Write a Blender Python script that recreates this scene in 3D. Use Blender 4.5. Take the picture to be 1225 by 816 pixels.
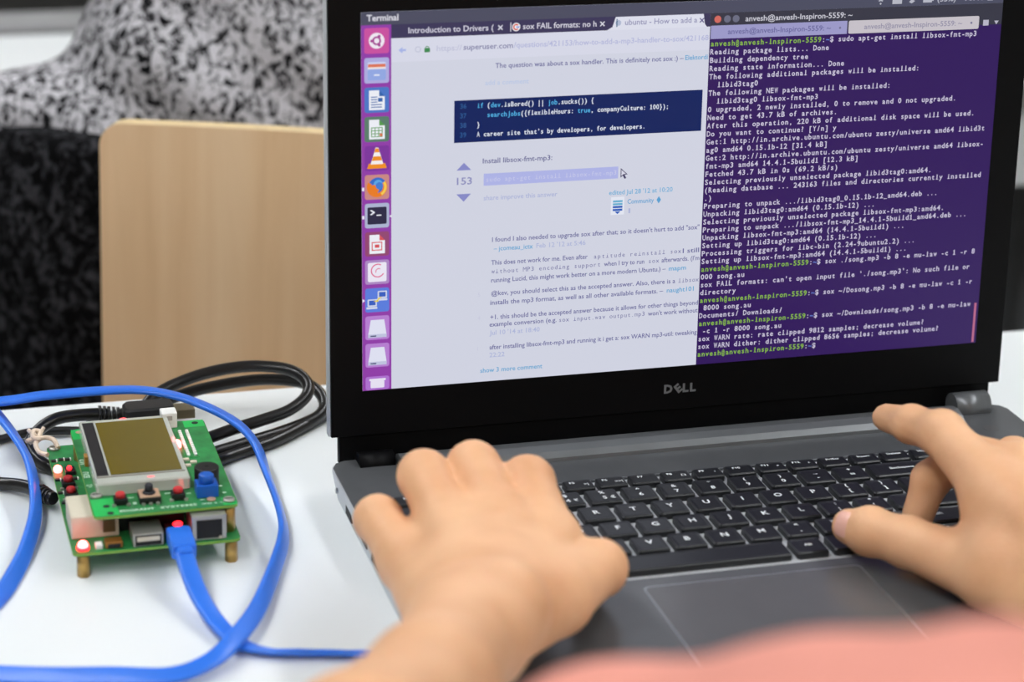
import bpy, bmesh, math, random
import numpy as np
from mathutils import Vector, Matrix

random.seed(7)
for _o in list(bpy.data.objects):
    bpy.data.objects.remove(_o)
scene = bpy.context.scene
COL = scene.collection

# ---------------------------------------------------------------- frame of reference
# Everything is laid out in millimetres in the laptop's own frame: x along the keyboard,
# y away from the user, z up from the key tops.  The table top is at z = -22.
TABLE = -22.0
FLOOR = -762.0
def W(p):
    return Vector(((p[0] - 172.0) / 1000.0, p[1] / 1000.0, (p[2] - FLOOR) / 1000.0))

# ---------------------------------------------------------------- camera
cam_data = bpy.data.cameras.new('camera')
cam_data.sensor_fit = 'HORIZONTAL'
cam_data.sensor_width = 22.27
cam_data.lens = 50.0
cam_data.clip_start = 0.02
cam_data.clip_end = 60
cam_data.dof.use_dof = True
cam_data.dof.focus_distance = 1.19
cam_data.dof.aperture_fstop = 3.7
cam = bpy.data.objects.new('camera', cam_data)
COL.objects.link(cam)
_right = Vector((0.96005955, -0.2781586, 0.03022348))
_down = Vector((-0.07161815, -0.34872575, -0.93448445))
_fwd = Vector((0.2704746, 0.89499617, -0.35471869))
_m = Matrix((_right, -_down, -_fwd)).transposed().to_4x4()
_m.translation = W((-241.488, -962.057, 474.412))
cam.matrix_world = _m
scene.camera = cam

# ---------------------------------------------------------------- world, exposure
world = bpy.data.worlds.new('world')
scene.world = world
world.use_nodes = True
world.node_tree.nodes['Background'].inputs[0].default_value = (0.85, 0.93, 1.0, 1)
world.node_tree.nodes['Background'].inputs[1].default_value = 0.6
scene.view_settings.view_transform = 'Standard'
scene.view_settings.look = 'None'
scene.view_settings.gamma = 1.0
scene.view_settings.exposure = 0.0
scene.view_settings.use_curve_mapping = False
LAMP = 22.5            # radiance of the ceiling panels

# ---------------------------------------------------------------- materials
def lin(c):
    return tuple(((v / 255.0) / 12.92 if v / 255.0 <= 0.04045 else ((v / 255.0 + 0.055) / 1.055) ** 2.4) for v in c)

_mats = {}
def mat(name, rgb=(200, 200, 200), rough=0.5, metal=0.0, spec=0.5, var=0.06, vscale=40.0,
        bump=0.0, bscale=400.0, coat=0.0, emit=None, strength=1.0, sss=0.0, trans=0.0, alpha=1.0):
    if name in _mats:
        return _mats[name]
    m = bpy.data.materials.new(name)
    m.use_nodes = True
    nt = m.node_tree
    b = nt.nodes['Principled BSDF']
    c = lin(rgb)
    tc = nt.nodes.new('ShaderNodeTexCoord')
    nz = nt.nodes.new('ShaderNodeTexNoise')
    nz.inputs['Scale'].default_value = vscale
    nz.inputs['Detail'].default_value = 3
    nt.links.new(tc.outputs['Object'], nz.inputs['Vector'])
    rp = nt.nodes.new('ShaderNodeValToRGB')
    lo = tuple(max(0, v * (1 - var)) for v in c)
    hi = tuple(min(1, v * (1 + var)) for v in c)
    rp.color_ramp.elements[0].position = 0.3
    rp.color_ramp.elements[1].position = 0.7
    rp.color_ramp.elements[0].color = (*lo, 1)
    rp.color_ramp.elements[1].color = (*hi, 1)
    nt.links.new(nz.outputs['Fac'], rp.inputs['Fac'])
    nt.links.new(rp.outputs['Color'], b.inputs['Base Color'])
    b.inputs['Roughness'].default_value = rough
    b.inputs['Metallic'].default_value = metal
    b.inputs['Specular IOR Level'].default_value = spec
    if coat:
        b.inputs['Coat Weight'].default_value = coat
        b.inputs['Coat Roughness'].default_value = 0.15
    if sss:
        b.inputs['Subsurface Weight'].default_value = sss
        b.inputs['Subsurface Radius'].default_value = (0.006, 0.0025, 0.0012)
        b.inputs['Subsurface Scale'].default_value = 1.0
    if trans:
        b.inputs['Transmission Weight'].default_value = trans
    b.inputs['Alpha'].default_value = alpha
    if emit:
        b.inputs['Emission Color'].default_value = (*lin(emit), 1)
        b.inputs['Emission Strength'].default_value = strength
    if bump:
        n2 = nt.nodes.new('ShaderNodeTexNoise')
        n2.inputs['Scale'].default_value = bscale
        n2.inputs['Detail'].default_value = 4
        nt.links.new(tc.outputs['Object'], n2.inputs['Vector'])
        bp = nt.nodes.new('ShaderNodeBump')
        bp.inputs['Strength'].default_value = bump
        bp.inputs['Distance'].default_value = 0.001
        nt.links.new(n2.outputs['Fac'], bp.inputs['Height'])
        nt.links.new(bp.outputs['Normal'], b.inputs['Normal'])
    _mats[name] = m
    return m

def screen_mat(name, rgb):
    # a lit LCD pixel: dark glass surface that gives off the displayed colour
    return mat('lcd_' + name, (6, 6, 8), rough=0.32, spec=0.25, var=0.0, emit=rgb, strength=0.93)

def wood_mat():
    m = bpy.data.materials.new('birch_plywood_face'); m.use_nodes = True
    nt = m.node_tree; b = nt.nodes['Principled BSDF']
    tc = nt.nodes.new('ShaderNodeTexCoord')
    mp = nt.nodes.new('ShaderNodeMapping'); mp.inputs['Scale'].default_value = (22, 22, 0.9)
    nz = nt.nodes.new('ShaderNodeTexNoise'); nz.inputs['Scale'].default_value = 2.2; nz.inputs['Detail'].default_value = 5; nz.inputs['Distortion'].default_value = 0.35
    nt.links.new(tc.outputs['Object'], mp.inputs['Vector']); nt.links.new(mp.outputs['Vector'], nz.inputs['Vector'])
    rp = nt.nodes.new('ShaderNodeValToRGB')
    rp.color_ramp.elements[0].position = 0.25; rp.color_ramp.elements[0].color = (*lin((228, 188, 142)), 1)
    rp.color_ramp.elements[1].position = 0.75; rp.color_ramp.elements[1].color = (*lin((243, 210, 168)), 1)
    e = rp.color_ramp.elements.new(0.5); e.color = (*lin((237, 200, 156)), 1)
    nt.links.new(nz.outputs['Fac'], rp.inputs['Fac']); nt.links.new(rp.outputs['Color'], b.inputs['Base Color'])
    b.inputs['Roughness'].default_value = 0.42
    return m

def knit_mat(name, dark, light, thr=0.5, scale=95.0, sharp=0.06):
    # black flecks over pale yarn
    m = bpy.data.materials.new(name); m.use_nodes = True
    nt = m.node_tree; b = nt.nodes['Principled BSDF']
    tc = nt.nodes.new('ShaderNodeTexCoord')
    mp = nt.nodes.new('ShaderNodeMapping'); mp.inputs['Scale'].default_value = (1.0, 1.0, 0.72); mp.inputs['Rotation'].default_value = (0, 0.5, 0)
    nt.links.new(tc.outputs['Object'], mp.inputs['Vector'])
    nz = nt.nodes.new('ShaderNodeTexNoise'); nz.inputs['Scale'].default_value = scale; nz.inputs['Detail'].default_value = 2.5; nz.inputs['Roughness'].default_value = 0.6; nz.inputs['Distortion'].default_value = 0.9
    nt.links.new(mp.outputs['Vector'], nz.inputs['Vector'])
    rp = nt.nodes.new('ShaderNodeValToRGB')
    rp.color_ramp.elements[0].position = thr - sharp; rp.color_ramp.elements[0].color = (*lin(dark), 1)
    rp.color_ramp.elements[1].position = thr + sharp; rp.color_ramp.elements[1].color = (*lin(light), 1)
    nt.links.new(nz.outputs['Fac'], rp.inputs['Fac']); nt.links.new(rp.outputs['Color'], b.inputs['Base Color'])
    b.inputs['Roughness'].default_value = 0.95; b.inputs['Specular IOR Level'].default_value = 0.1
    bp = nt.nodes.new('ShaderNodeBump'); bp.inputs['Strength'].default_value = 0.5; bp.inputs['Distance'].default_value = 0.002
    n2 = nt.nodes.new('ShaderNodeTexNoise'); n2.inputs['Scale'].default_value = 260
    nt.links.new(tc.outputs['Object'], n2.inputs['Vector'])
    nt.links.new(n2.outputs['Fac'], bp.inputs['Height']); nt.links.new(bp.outputs['Normal'], b.inputs['Normal'])
    return m

# ---------------------------------------------------------------- object helpers
def prop(o, label=None, cat=None, group=None, kind=None):
    if label: o['label'] = label
    if cat: o['category'] = cat
    if group: o['group'] = group
    if kind: o['kind'] = kind
    return o

def thing(name, base, label, cat, group=None, rz=0.0):
    o = bpy.data.objects.new(name, None)
    o.empty_display_size = 0.02
    COL.objects.link(o)
    o.location = W(base)
    o.rotation_euler = (0, 0, rz)
    return prop(o, label, cat, group)

def link(name, me, parent=None, loc=None):
    o = bpy.data.objects.new(name, me)
    COL.objects.link(o)
    if parent is not None:
        o.parent = parent
    if loc is not None:
        o.location = loc
    return o

class MB:
    """collects geometry in millimetres; build() makes it one mesh object"""
    def __init__(s):
        s.v = []; s.f = []; s.mi = []; s.sm = []
    def add(s, vs, fs, mi=0, smooth=False):
        n = len(s.v)
        s.v.extend([tuple(map(float, q)) for q in vs])
        for f in fs:
            s.f.append(tuple(i + n for i in f)); s.mi.append(mi); s.sm.append(smooth)
        return s
    def box(s, lo, hi, bev=0.0, mi=0, seg=1, xf=None):
        bm = bmesh.new()
        bmesh.ops.create_cube(bm, size=1.0)
        for q in bm.verts:
            q.co = Vector([lo[i] + (q.co[i] + 0.5) * (hi[i] - lo[i]) for i in range(3)])
        if bev > 0:
            bmesh.ops.bevel(bm, geom=list(bm.edges), offset=bev, segments=seg, profile=0.5, affect='EDGES')
        s.bm(bm, mi, seg > 1, xf)
        return s
    def bm(s, bm, mi=0, smooth=False, xf=None):
        bm.verts.index_update()
        vs = [tuple(q.co) if xf is None else tuple(xf(q.co)) for q in bm.verts]
        fs = [[q.index for q in f.verts] for f in bm.faces]
        bm.free()
        return s.add(vs, fs, mi, smooth)
    def prism(s, poly, z0, z1, mi=0, inset=0.0, xf=None):
        """polygon (x, y) extruded z0..z1, optional inset chamfer on top"""
        n = len(poly)
        c = [sum(q[0] for q in poly) / n, sum(q[1] for q in poly) / n]
        vs = [(x, y, z0) for x, y in poly]
        if inset:
            vs += [(x, y, z1 - inset) for x, y in poly]
        def sh(x, y):
            if not inset: return (x, y, z1)
            d = math.hypot(x - c[0], y - c[1]) or 1
            return (x - (x - c[0]) / d * inset, y - (y - c[1]) / d * inset, z1)
        vs += [sh(x, y) for x, y in poly]
        rings = len(vs) // n
        fs = [tuple(range(n))[::-1], tuple(range((rings - 1) * n, rings * n))]
        for r in range(rings - 1):
            for i in range(n):
                j = (i + 1) % n
                fs.append((r * n + i, r * n + j, (r + 1) * n + j, (r + 1) * n + i))
        if xf: vs = [xf(q) for q in vs]
        return s.add(vs, fs, mi)
    def cyl(s, c, r, z0, z1, n=20, mi=0, r2=None, inset=0.0, axis='z'):
        r2 = r if r2 is None else r2
        prof = [(r, z0), (r2, z1 - inset)] + ([(r2 - inset, z1)] if inset else [])
        vs = []
        for (rr, z) in prof:
            for i in range(n):
                a = 2 * math.pi * i / n
                vs.append((c[0] + rr * math.cos(a), c[1] + rr * math.sin(a), z))
        if axis == 'x':
            vs = [(q[2], q[0], q[1]) for q in vs]
        if axis == 'y':
            vs = [(q[1], q[2], q[0]) for q in vs]
        k = len(prof)
        fs = [tuple(range(n))[::-1], tuple(range((k - 1) * n, k * n))]
        s.add(vs, [], mi)
        base = len(s.v) - len(vs)
        for f in fs:
            s.f.append(tuple(i + base for i in f)); s.mi.append(mi); s.sm.append(False)
        for r_ in range(k - 1):
            for i in range(n):
                j = (i + 1) % n
                s.f.append(tuple(base + t for t in (r_ * n + i, r_ * n + j, (r_ + 1) * n + j, (r_ + 1) * n + i))); s.mi.append(mi); s.sm.append(True)
        return s
    def sphere(s, c, r, mi=0, n=16, m=10):
        r = (r, r, r) if not isinstance(r, (tuple, list)) else r
        vs = [(c[0], c[1], c[2] + r[2])]
        for j in range(1, m):
            t = math.pi * j / m
            for i in range(n):
                a = 2 * math.pi * i / n
                vs.append((c[0] + r[0] * math.sin(t) * math.cos(a), c[1] + r[1] * math.sin(t) * math.sin(a), c[2] + r[2] * math.cos(t)))
        vs.append((c[0], c[1], c[2] - r[2]))
        fs = [(0, 1 + i, 1 + (i + 1) % n) for i in range(n)]
        for j in range(m - 2):
            for i in range(n):
                a, b = 1 + j * n + i, 1 + j * n + (i + 1) % n
                fs.append((a, a + n, b + n, b))
        L = len(vs) - 1
        fs += [(L, 1 + (m - 2) * n + (i + 1) % n, 1 + (m - 2) * n + i) for i in range(n)]
        return s.add(vs, fs, mi, True)
    def sweep(s, pts, prof, roll=None, mi=0, smooth=True, up=(0, 0, 1), scale=None):
        """sweep a closed profile [(across, up)] along pts"""
        P = [Vector(q) for q in pts]; n = len(prof); N = len(P)
        vs = []
        for i in range(N):
            t = (P[min(i + 1, N - 1)] - P[max(i - 1, 0)]).normalized()
            u = Vector(up)
            a = t.cross(u)
            a = a.normalized() if a.length > 1e-4 else Vector((1, 0, 0))
            b = a.cross(t).normalized()
            if roll is not None:
                r = roll[i] if isinstance(roll, (list, tuple, np.ndarray)) else roll
                a, b = a * math.cos(r) + b * math.sin(r), b * math.cos(r) - a * math.sin(r)
            k = 1.0 if scale is None else scale[i]
            for (x, y) in prof:
                vs.append(tuple(P[i] + a * (x * k) + b * (y * k)))
        fs = []
        for i in range(N - 1):
            for j in range(n):
                k = (j + 1) % n
                fs.append((i * n + j, i * n + k, (i + 1) * n + k, (i + 1) * n + j))
        s.add(vs, fs, mi, smooth)
        base = len(s.v) - len(vs)
        for f in (tuple(range(n))[::-1], tuple(range((N - 1) * n, N * n))):
            s.f.append(tuple(base + t for t in f)); s.mi.append(mi); s.sm.append(False)
        return s
    def tube(s, pts, r, n=10, mi=0, scale=None):
        return s.sweep(pts, [(r * math.cos(2 * math.pi * i / n), r * math.sin(2 * math.pi * i / n)) for i in range(n)], mi=mi, scale=scale)
    def mesh(s, name, mats, origin=(0, 0, 0), raw=False):
        me = bpy.data.meshes.new(name)
        o = np.array(origin, float)
        vs = (np.array(s.v, float) - o) / 1000.0
        me.from_pydata(vs.tolist(), [], s.f)
        for m in (mats if isinstance(mats, (list, tuple)) else [mats]):
            me.materials.append(m)
        me.polygons.foreach_set('material_index', s.mi)
        me.polygons.foreach_set('use_smooth', s.sm)
        me.update()
        bm = bmesh.new(); bm.from_mesh(me)
        if not raw:
            bmesh.ops.recalc_face_normals(bm, faces=list(bm.faces))
        bm.to_mesh(me); bm.free()
        return me
    def build(s, name, mats, parent=None, base=(0, 0, 0), raw=False):
        """vertices are in the laptop frame; base = the parent's own base point"""
        me = s.mesh(name, mats, base, raw)
        return link(name, me, parent, None if parent is not None else W(base))

def rrect(x0, y0, x1, y1, r, n=4):
    out = []
    for cx, cy, a0 in ((x1 - r, y1 - r, 0), (x0 + r, y1 - r, 90), (x0 + r, y0 + r, 180), (x1 - r, y0 + r, 270)):
        for i in range(n + 1):
            a = math.radians(a0 + 90.0 * i / n)
            out.append((cx + r * math.cos(a), cy + r * math.sin(a)))
    return out

def catmull(pts, k=8):
    P = [np.array(q, float) for q in pts]
    P = [2 * P[0] - P[1]] + P + [2 * P[-1] - P[-2]]
    out = []
    for i in range(1, len(P) - 2):
        for j in range(k):
            t = j / k
            a, b, c, d = P[i - 1], P[i], P[i + 1], P[i + 2]
            out.append(tuple(0.5 * ((2 * b) + (-a + c) * t + (2 * a - 5 * b + 4 * c - d) * t * t + (-a + 3 * b - 3 * c + d) * t ** 3)))
    out.append(tuple(P[-2]))
    return out

# ---------------------------------------------------------------- lettering (flat print)
_glyph = {}
def glyphs(body, bold=0.0):
    """vertices and faces of a string at unit size"""
    key = (body, bold)
    if key not in _glyph:
        cu = bpy.data.curves.new('lettering', 'FONT')
        cu.body = body; cu.size = 1.0; cu.resolution_u = 2; cu.offset = bold
        ob = bpy.data.objects.new('lettering', cu)
        COL.objects.link(ob)
        dg = bpy.context.evaluated_depsgraph_get()
        me = bpy.data.meshes.new_from_object(ob.evaluated_get(dg))
        vs = [(q.co.x, q.co.y) for q in me.vertices]
        fs = [tuple(p.vertices) for p in me.polygons]
        bpy.data.objects.remove(ob); bpy.data.curves.remove(cu); bpy.data.meshes.remove(me)
        _glyph[key] = (vs, fs)
    return _glyph[key]

def put_text(mb, body, x, y, width=None, size=None, bold=0.0, z=0.0, mi=0, xf=None, anchor='l', height=None):
    """y is the middle of the x-height; width stretches the line to fit"""
    vs, fs = glyphs(body, bold)
    if not vs: return mb
    x0 = min(q[0] for q in vs); x1 = max(q[0] for q in vs)
    s = size if size else width / (x1 - x0)
    sx = (width / (x1 - x0)) if width else s
    if height: s = height
    off = {'l': 0, 'c': (x1 - x0) / 2, 'r': (x1 - x0)}[anchor]
    out = [(x + (q[0] - x0 - off) * sx, y + (q[1] - 0.27) * s, z) for q in vs]
    if xf: out = [xf(q) for q in out]
    return mb.add(out, fs, mi)

def put_mono(mb, body, x, y, pitch, size, bold=0.0, z=0.0, mi=0, xf=None):
    for i, ch in enumerate(body):
        if ch == ' ': continue
        vs, fs = glyphs(ch, bold)
        if not vs: continue
        x0 = min(q[0] for q in vs); x1 = max(q[0] for q in vs)
        w = (x1 - x0) * size
        sx = size * min(1.0, pitch * 0.86 / w) if w > 0 else size
        cx = x + (i + 0.5) * pitch
        out = [(cx + (q[0] - (x0 + x1) / 2) * sx, y + (q[1] - 0.27) * size, z) for q in vs]
        f2 = list(fs)
        if ch == '1':
            n = len(out); xl = cx - size * .17
            out += [(xl, y + .28 * size, z), (xl + size * .05, y + .22 * size, z), (cx, y + .36 * size, z), (cx, y + .45 * size, z)]
            f2.append((n, n + 1, n + 2, n + 3))
        if ch in 'il1I':         # slab feet as in a fixed-width face
            n = len(out); bw = pitch * 0.34; t = size * 0.075; yb = y - 0.27 * size
            out += [(cx - bw, yb, z), (cx + bw, yb, z), (cx + bw, yb + t, z), (cx - bw, yb + t, z)]
            f2.append((n, n + 1, n + 2, n + 3))
        if xf: out = [xf(q) for q in out]
        mb.add(out, f2, mi)
    return mb

# ---------------------------------------------------------------- signed-distance bodies
def cap(P, a, b, ra, rb):
    a = np.asarray(a, np.float32); b = np.asarray(b, np.float32)
    ba = b - a; d = P - a
    t = np.clip((d @ ba) / max(float(ba @ ba), 1e-6), 0, 1)
    return np.linalg.norm(d - t[:, None] * ba, axis=1) - (ra + (rb - ra) * t)
def ell(P, c, r):
    r = np.asarray(r, np.float32)
    q = (P - np.asarray(c, np.float32)) / r
    k = np.linalg.norm(q, axis=1)
    return (k - 1.0) * float(r.min())
def smin(a, b, k):
    h = np.clip(0.5 + 0.5 * (b - a) / k, 0, 1)
    return b * (1 - h) + a * h - k * h * (1 - h)
def chain(P, pts, k=4.0):
    d = None
    for (a, ra), (b, rb) in zip(pts, pts[1:]):
        e = cap(P, a, b, ra, rb)
        d = e if d is None else smin(d, e, k)
    return d

def surface_net(f, lo, hi, h, B=8):
    lo = np.array(lo, float); hi = np.array(hi, float)
    nb = np.ceil((hi - lo) / (h * B)).astype(int)
    g = np.stack(np.meshgrid(*[np.arange(n) for n in nb], indexing='ij'), -1).reshape(-1, 3)
    cen = lo + (g + 0.5) * h * B
    d = f(cen.astype(np.float32))
    g = g[np.abs(d) < h * B * 0.9 + 14]
    r = np.arange(B + 1)
    off = np.stack(np.meshgrid(r, r, r, indexing='ij'), -1).reshape(-1, 3)
    ids, ver, sg = [], [], []
    N = nb * B + 2
    cor = [(0, 0, 0), (1, 0, 0), (0, 1, 0), (1, 1, 0), (0, 0, 1), (1, 0, 1), (0, 1, 1), (1, 1, 1)]
    edges = [(0, 1), (2, 3), (4, 5), (6, 7), (0, 2), (1, 3), (4, 6), (5, 7), (0, 4), (1, 5), (2, 6), (3, 7)]
    for c0 in range(0, len(g), 400):
        gg = g[c0:c0 + 400]
        idx = gg[:, None, :] * B + off[None]
        F = f((lo + idx.reshape(-1, 3) * h).astype(np.float32)).reshape(len(gg), B + 1, B + 1, B + 1)
        Cs = np.stack([F[:, a:a + B, b:b + B, c:c + B] for a, b, c in cor], -1)
        neg = Cs < 0
        mix = neg.any(-1) & ~neg.all(-1)
        w = np.argwhere(mix)
        if not len(w): continue
        Cv = Cs[mix]; base = gg[w[:, 0]] * B + w[:, 1:]
        acc = np.zeros((len(w), 3)); cnt = np.zeros(len(w))
        for i, j in edges:
            fa, fb = Cv[:, i], Cv[:, j]
            cr = (fa < 0) != (fb < 0)
            t = np.where(cr, fa / np.where(cr, fa - fb, 1), 0)
            pi, pj = np.array(cor[i]), np.array(cor[j])
            acc += np.where(cr[:, None], pi + t[:, None] * (pj - pi), 0); cnt += cr
        ids.append(base[:, 0] + base[:, 1] * N[0] + base[:, 2] * N[0] * N[1])
        ver.append(lo + (base + acc / cnt[:, None]) * h)
        sg.append(np.stack([Cv[:, 0] < 0, Cv[:, 1] < 0, Cv[:, 2] < 0, Cv[:, 4] < 0], 1))
    ids = np.concatenate(ids); ver = np.concatenate(ver); sg = np.concatenate(sg)
    o = np.argsort(ids); ids, ver, sg = ids[o], ver[o], sg[o]
    quads = []
    st = (1, int(N[0]), int(N[0] * N[1]))
    for ax in range(3):
        e = np.nonzero(sg[:, 0] != sg[:, 1 + ax])[0]
        b, c = st[(ax + 1) % 3], st[(ax + 2) % 3]
        want = np.stack([ids[e] - b - c, ids[e] - c, ids[e], ids[e] - b], 1)
        pos = np.clip(np.searchsorted(ids, want), 0, len(ids) - 1)
        ok = (ids[pos] == want).all(1)
        q = pos[ok]; s0 = sg[e[ok], 0]
        q[~s0] = q[~s0][:, ::-1]
        quads.append(q)
    return ver, np.concatenate(quads)

def sdf_object(name, f, lo, hi, h, material, parent, base):
    v, q = surface_net(f, lo, hi, h)
    me = bpy.data.meshes.new(name)
    me.from_pydata(((v - np.array(base)) / 1000.0).tolist(), [], q.tolist())
    me.polygons.foreach_set('use_smooth', [True] * len(me.polygons))
    me.materials.append(material)
    me.update()
    return link(name, me, parent)

# ================================================================ the room
X0, X1, Y0, Y1, CEIL = -3200.0, 3600.0, -3000.0, 4800.0, 2050.0
def struct(name, lo, hi, material):
    return prop(MB().box(lo, hi).build(name, material, None, ((lo[0] + hi[0]) / 2, (lo[1] + hi[1]) / 2, lo[2])), kind='structure')
m_wall = mat('painted_wall', (188, 186, 180), rough=0.8, var=0.03, vscale=3, bump=0.1, bscale=90)
m_floor = mat('dark_vinyl_floor', (30, 29, 28), rough=0.6, var=0.25, vscale=14, bump=0.05)
m_ceil = mat('ceiling_paint', (232, 232, 228), rough=0.9, var=0.02, vscale=5)
struct('floor', (X0, Y0, FLOOR - 60), (X1, Y1, FLOOR), m_floor)
struct('ceiling', (X0, Y0, CEIL), (X1, Y1, CEIL + 60), m_ceil)
struct('wall_left', (X0 - 80, Y0, FLOOR), (X0, Y1, CEIL), m_wall)
struct('wall_right', (X1, Y0, FLOOR), (X1 + 80, Y1, CEIL), m_wall)
struct('wall_back', (X0, Y1, FLOOR), (X1, Y1 + 80, CEIL), m_wall)
struct('wall_front', (X0, Y0 - 80, FLOOR), (X1, Y0, CEIL), m_wall)

m_housing = mat('lamp_housing', (225, 225, 225), rough=0.5)
m_tube = mat('lamp_diffuser', (255, 255, 255), rough=0.6, var=0.0, emit=(250, 252, 255), strength=LAMP)
_first = None
for (lx, ly) in ((-1000, -700), (-1000, 900), (-1000, 2500), (1500, -700), (1500, 900), (1500, 2500), (-1000, -2200), (1500, -2200)):
    if _first is None:
        t = thing('ceiling_light', (lx, ly, CEIL), 'long white recessed ceiling light panel', 'light', 'ceiling light panels')
        h_me = MB().box((-150, -620, -45), (150, 620, 0), 6).mesh('housing', m_housing)
        d_me = MB().box((-120, -590, -52), (120, 590, -46)).mesh('diffuser', m_tube)
        _first = (h_me, d_me)
    else:
        t = thing('ceiling_light', (lx, ly, CEIL), 'long white recessed ceiling light panel', 'light', 'ceiling light panels')
    link('housing', _first[0], t); link('diffuser', _first[1], t)

# ================================================================ tables
m_table = mat('white_laminate', (232, 236, 236), rough=0.38, spec=0.4, var=0.012, vscale=6)
m_edge = mat('grey_edge_band', (150, 150, 146), rough=0.5)
m_leg = mat('grey_steel_leg', (120, 122, 124), rough=0.4, metal=0.6)
m_green = mat('green_edge_band', (96, 128, 84), rough=0.5)
m_black = mat('black_plastic', (14, 14, 15), rough=0.45)

def table(x0, x1, y0, y1, label, edge, apron=None, top=TABLE):
    t = thing('desk', ((x0 + x1) / 2, (y0 + y1) / 2, FLOOR), label, 'table')
    b = ((x0 + x1) / 2, (y0 + y1) / 2, FLOOR)
    MB().prism(rrect(x0, y0, x1, y1, 12), top - 28, top, 0, 1.5).build('tabletop', m_table, t, b)
    MB().prism(rrect(x0 - 1.2, y0 - 1.2, x1 + 1.2, y1 + 1.2, 13), top - 26, top - 3).build('edge_band', edge, t, b)
    for x in (x0 + 60, x1 - 60):
        for y in (y0 + 50, y1 - 50):
            MB().box((x - 20, y - 20, FLOOR), (x + 20, y + 20, top - 28), 3).build('leg', m_leg, t, b)
    if apron:
        MB().box((x0 + 6, y0 + 6, top - 28 - apron), (x1 - 6, y0 + 24, top - 28), 1).build('front_panel', m_table, t, b)
    return t
table(-760, 900, -310, 244, 'white laminate work table carrying the laptop and the green circuit board', m_edge)
table(-760, 1000, 820, 1135, 'white table standing behind the person in the knit top', m_edge, apron=70)
# grey bench behind the far table
gt = thing('bench', (100, 1240, FLOOR), 'low grey bench rail behind the far white table', 'bench')
MB().box((-760, 1150, TABLE - 40), (1000, 1215, TABLE + 4), 3).build('rail', mat('grey_rail', (150, 150, 150), rough=0.5), gt, (100, 1240, FLOOR))
for x in (-700, 940):
    MB().box((x - 20, 1210, FLOOR), (x + 20, 1250, TABLE - 40), 2).build('leg', m_leg, gt, (100, 1240, FLOOR))

# ================================================================ laptop
TH = 0.0520819
SO = (0.09, 97.55, 33.405)
def S(q):
    """screen frame (u right, v up the screen, w towards the user) -> laptop frame"""
    u, v, w = q
    return (SO[0] + u, SO[1] + v * math.sin(TH) - w * math.cos(TH), SO[2] + v * math.cos(TH) + w * math.sin(TH))

LB = (172, -35, TABLE)
laptop = thing('laptop', LB, 'open black and grey laptop showing a terminal window beside a web page', 'laptop')
m_silver = mat('silver_shell', (198, 201, 204), rough=0.38, metal=0.2, var=0.03)
m_deck = mat('dark_grey_deck', (84, 86, 88), rough=0.26, spec=0.5, var=0.05, vscale=60, bump=0.03, bscale=2500)
m_well = mat('keyboard_well', (7, 7, 8), rough=0.7, spec=0.15)
m_key = mat('key_black', (25, 27, 29), rough=0.36, var=0.08, bump=0.04, bscale=3000)
m_legend = mat('key_legend_white', (232, 236, 238), rough=0.5, var=0.01)
m_bezel = mat('bezel_black', (6, 6, 7), rough=0.5, spec=0.14, var=0.12)
m_chrome = mat('bright_trim', (168, 172, 174), rough=0.3, metal=0.7)
m_pad = mat('touchpad_grey', (88, 88, 89), rough=0.24, var=0.03)
m_hinge = mat('hinge_grey', (116, 119, 121), rough=0.32, metal=0.35)
m_dark = mat('port_black', (6, 6, 6), rough=0.6)
LX0, LX1, LY0, LY1 = -18.0, 363.0, -164.0, 94.0

# lower shell: sides lean in towards the bottom
poly_t = rrect(LX0, LY0, LX1, LY1, 9, 5); poly_b = rrect(LX0 + 2.5, LY0 + 9, LX1 - 2.5, LY1 - 4, 7, 5)
mb = MB(); n = len(poly_t)
vs = [(x, y, -19.5) for x, y in poly_b] + [(x, y, -5.2) for x, y in poly_t] + [(x, y, -3.6) for x, y in poly_t]
fs = [tuple(range(n))[::-1], tuple(range(2 * n, 3 * n))] + [(r * n + i, r * n + (i + 1) % n, (r + 1) * n + (i + 1) % n, (r + 1) * n + i) for r in range(2) for i in range(n)]
mb.add(vs, fs)
mb.build('bottom_shell', m_silver, laptop, LB)
for fx, fy in ((30, -140), (315, -140), (30, 70), (315, 70)):
    MB().cyl((fx, fy), 7, TABLE, -19.4, 16).build('rubber_foot', m_black, laptop, LB)

# deck around the keyboard well
KX0, KX1, KY0, KY1 = -3.0, 351.0, -67.5, 42.0
mb = MB()
zt, zb = -2.8, -5.2
outer = rrect(LX0 + .6, LY0 + .6, LX1 - .6, LY1 - .6, 8.5, 5)
mb.box((LX0 + .6, LY0 + 8, zb), (KX0, LY1 - 8, zt)); mb.box((KX1, LY0 + 8, zb), (LX1 - .6, LY1 - 8, zt))
mb.box((KX0, KY1, zb), (KX1, LY1 - 8, zt)); mb.box((KX0, LY0 + 8, zb), (KX1, KY0, zt))
mb.prism([(LX0 + .6, LY0 + 8.02), (LX0 + 3, LY0 + 3), (LX0 + 8, LY0 + .6), (LX1 - 8, LY0 + .6), (LX1 - 3, LY0 + 3), (LX1 - .6, LY0 + 8.02)], zb, zt)
mb.prism([(LX0 + .6, LY1 - 8.02), (LX1 - .6, LY1 - 8.02), (LX1 - 3, LY1 - 3), (LX1 - 8, LY1 - .6), (LX0 + 8, LY1 - .6), (LX0 + 3, LY1 - 3)], zb, zt)
mb.build('palm_rest', m_deck, laptop, LB)
MB().box((KX0 + .2, KY0 + .2, -5.0), (KX1 - .2, KY1 - .2, -4.4)).build('keyboard_well', m_well, laptop, LB)
mb = MB()
mb.add([(KX0, KY1 + 1.6, zt + .05), (KX1, KY1 + 1.6, zt + .05), (KX1, KY1, zt - .9), (KX0, KY1, zt - .9)], [(0, 1, 2, 3)])
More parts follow.
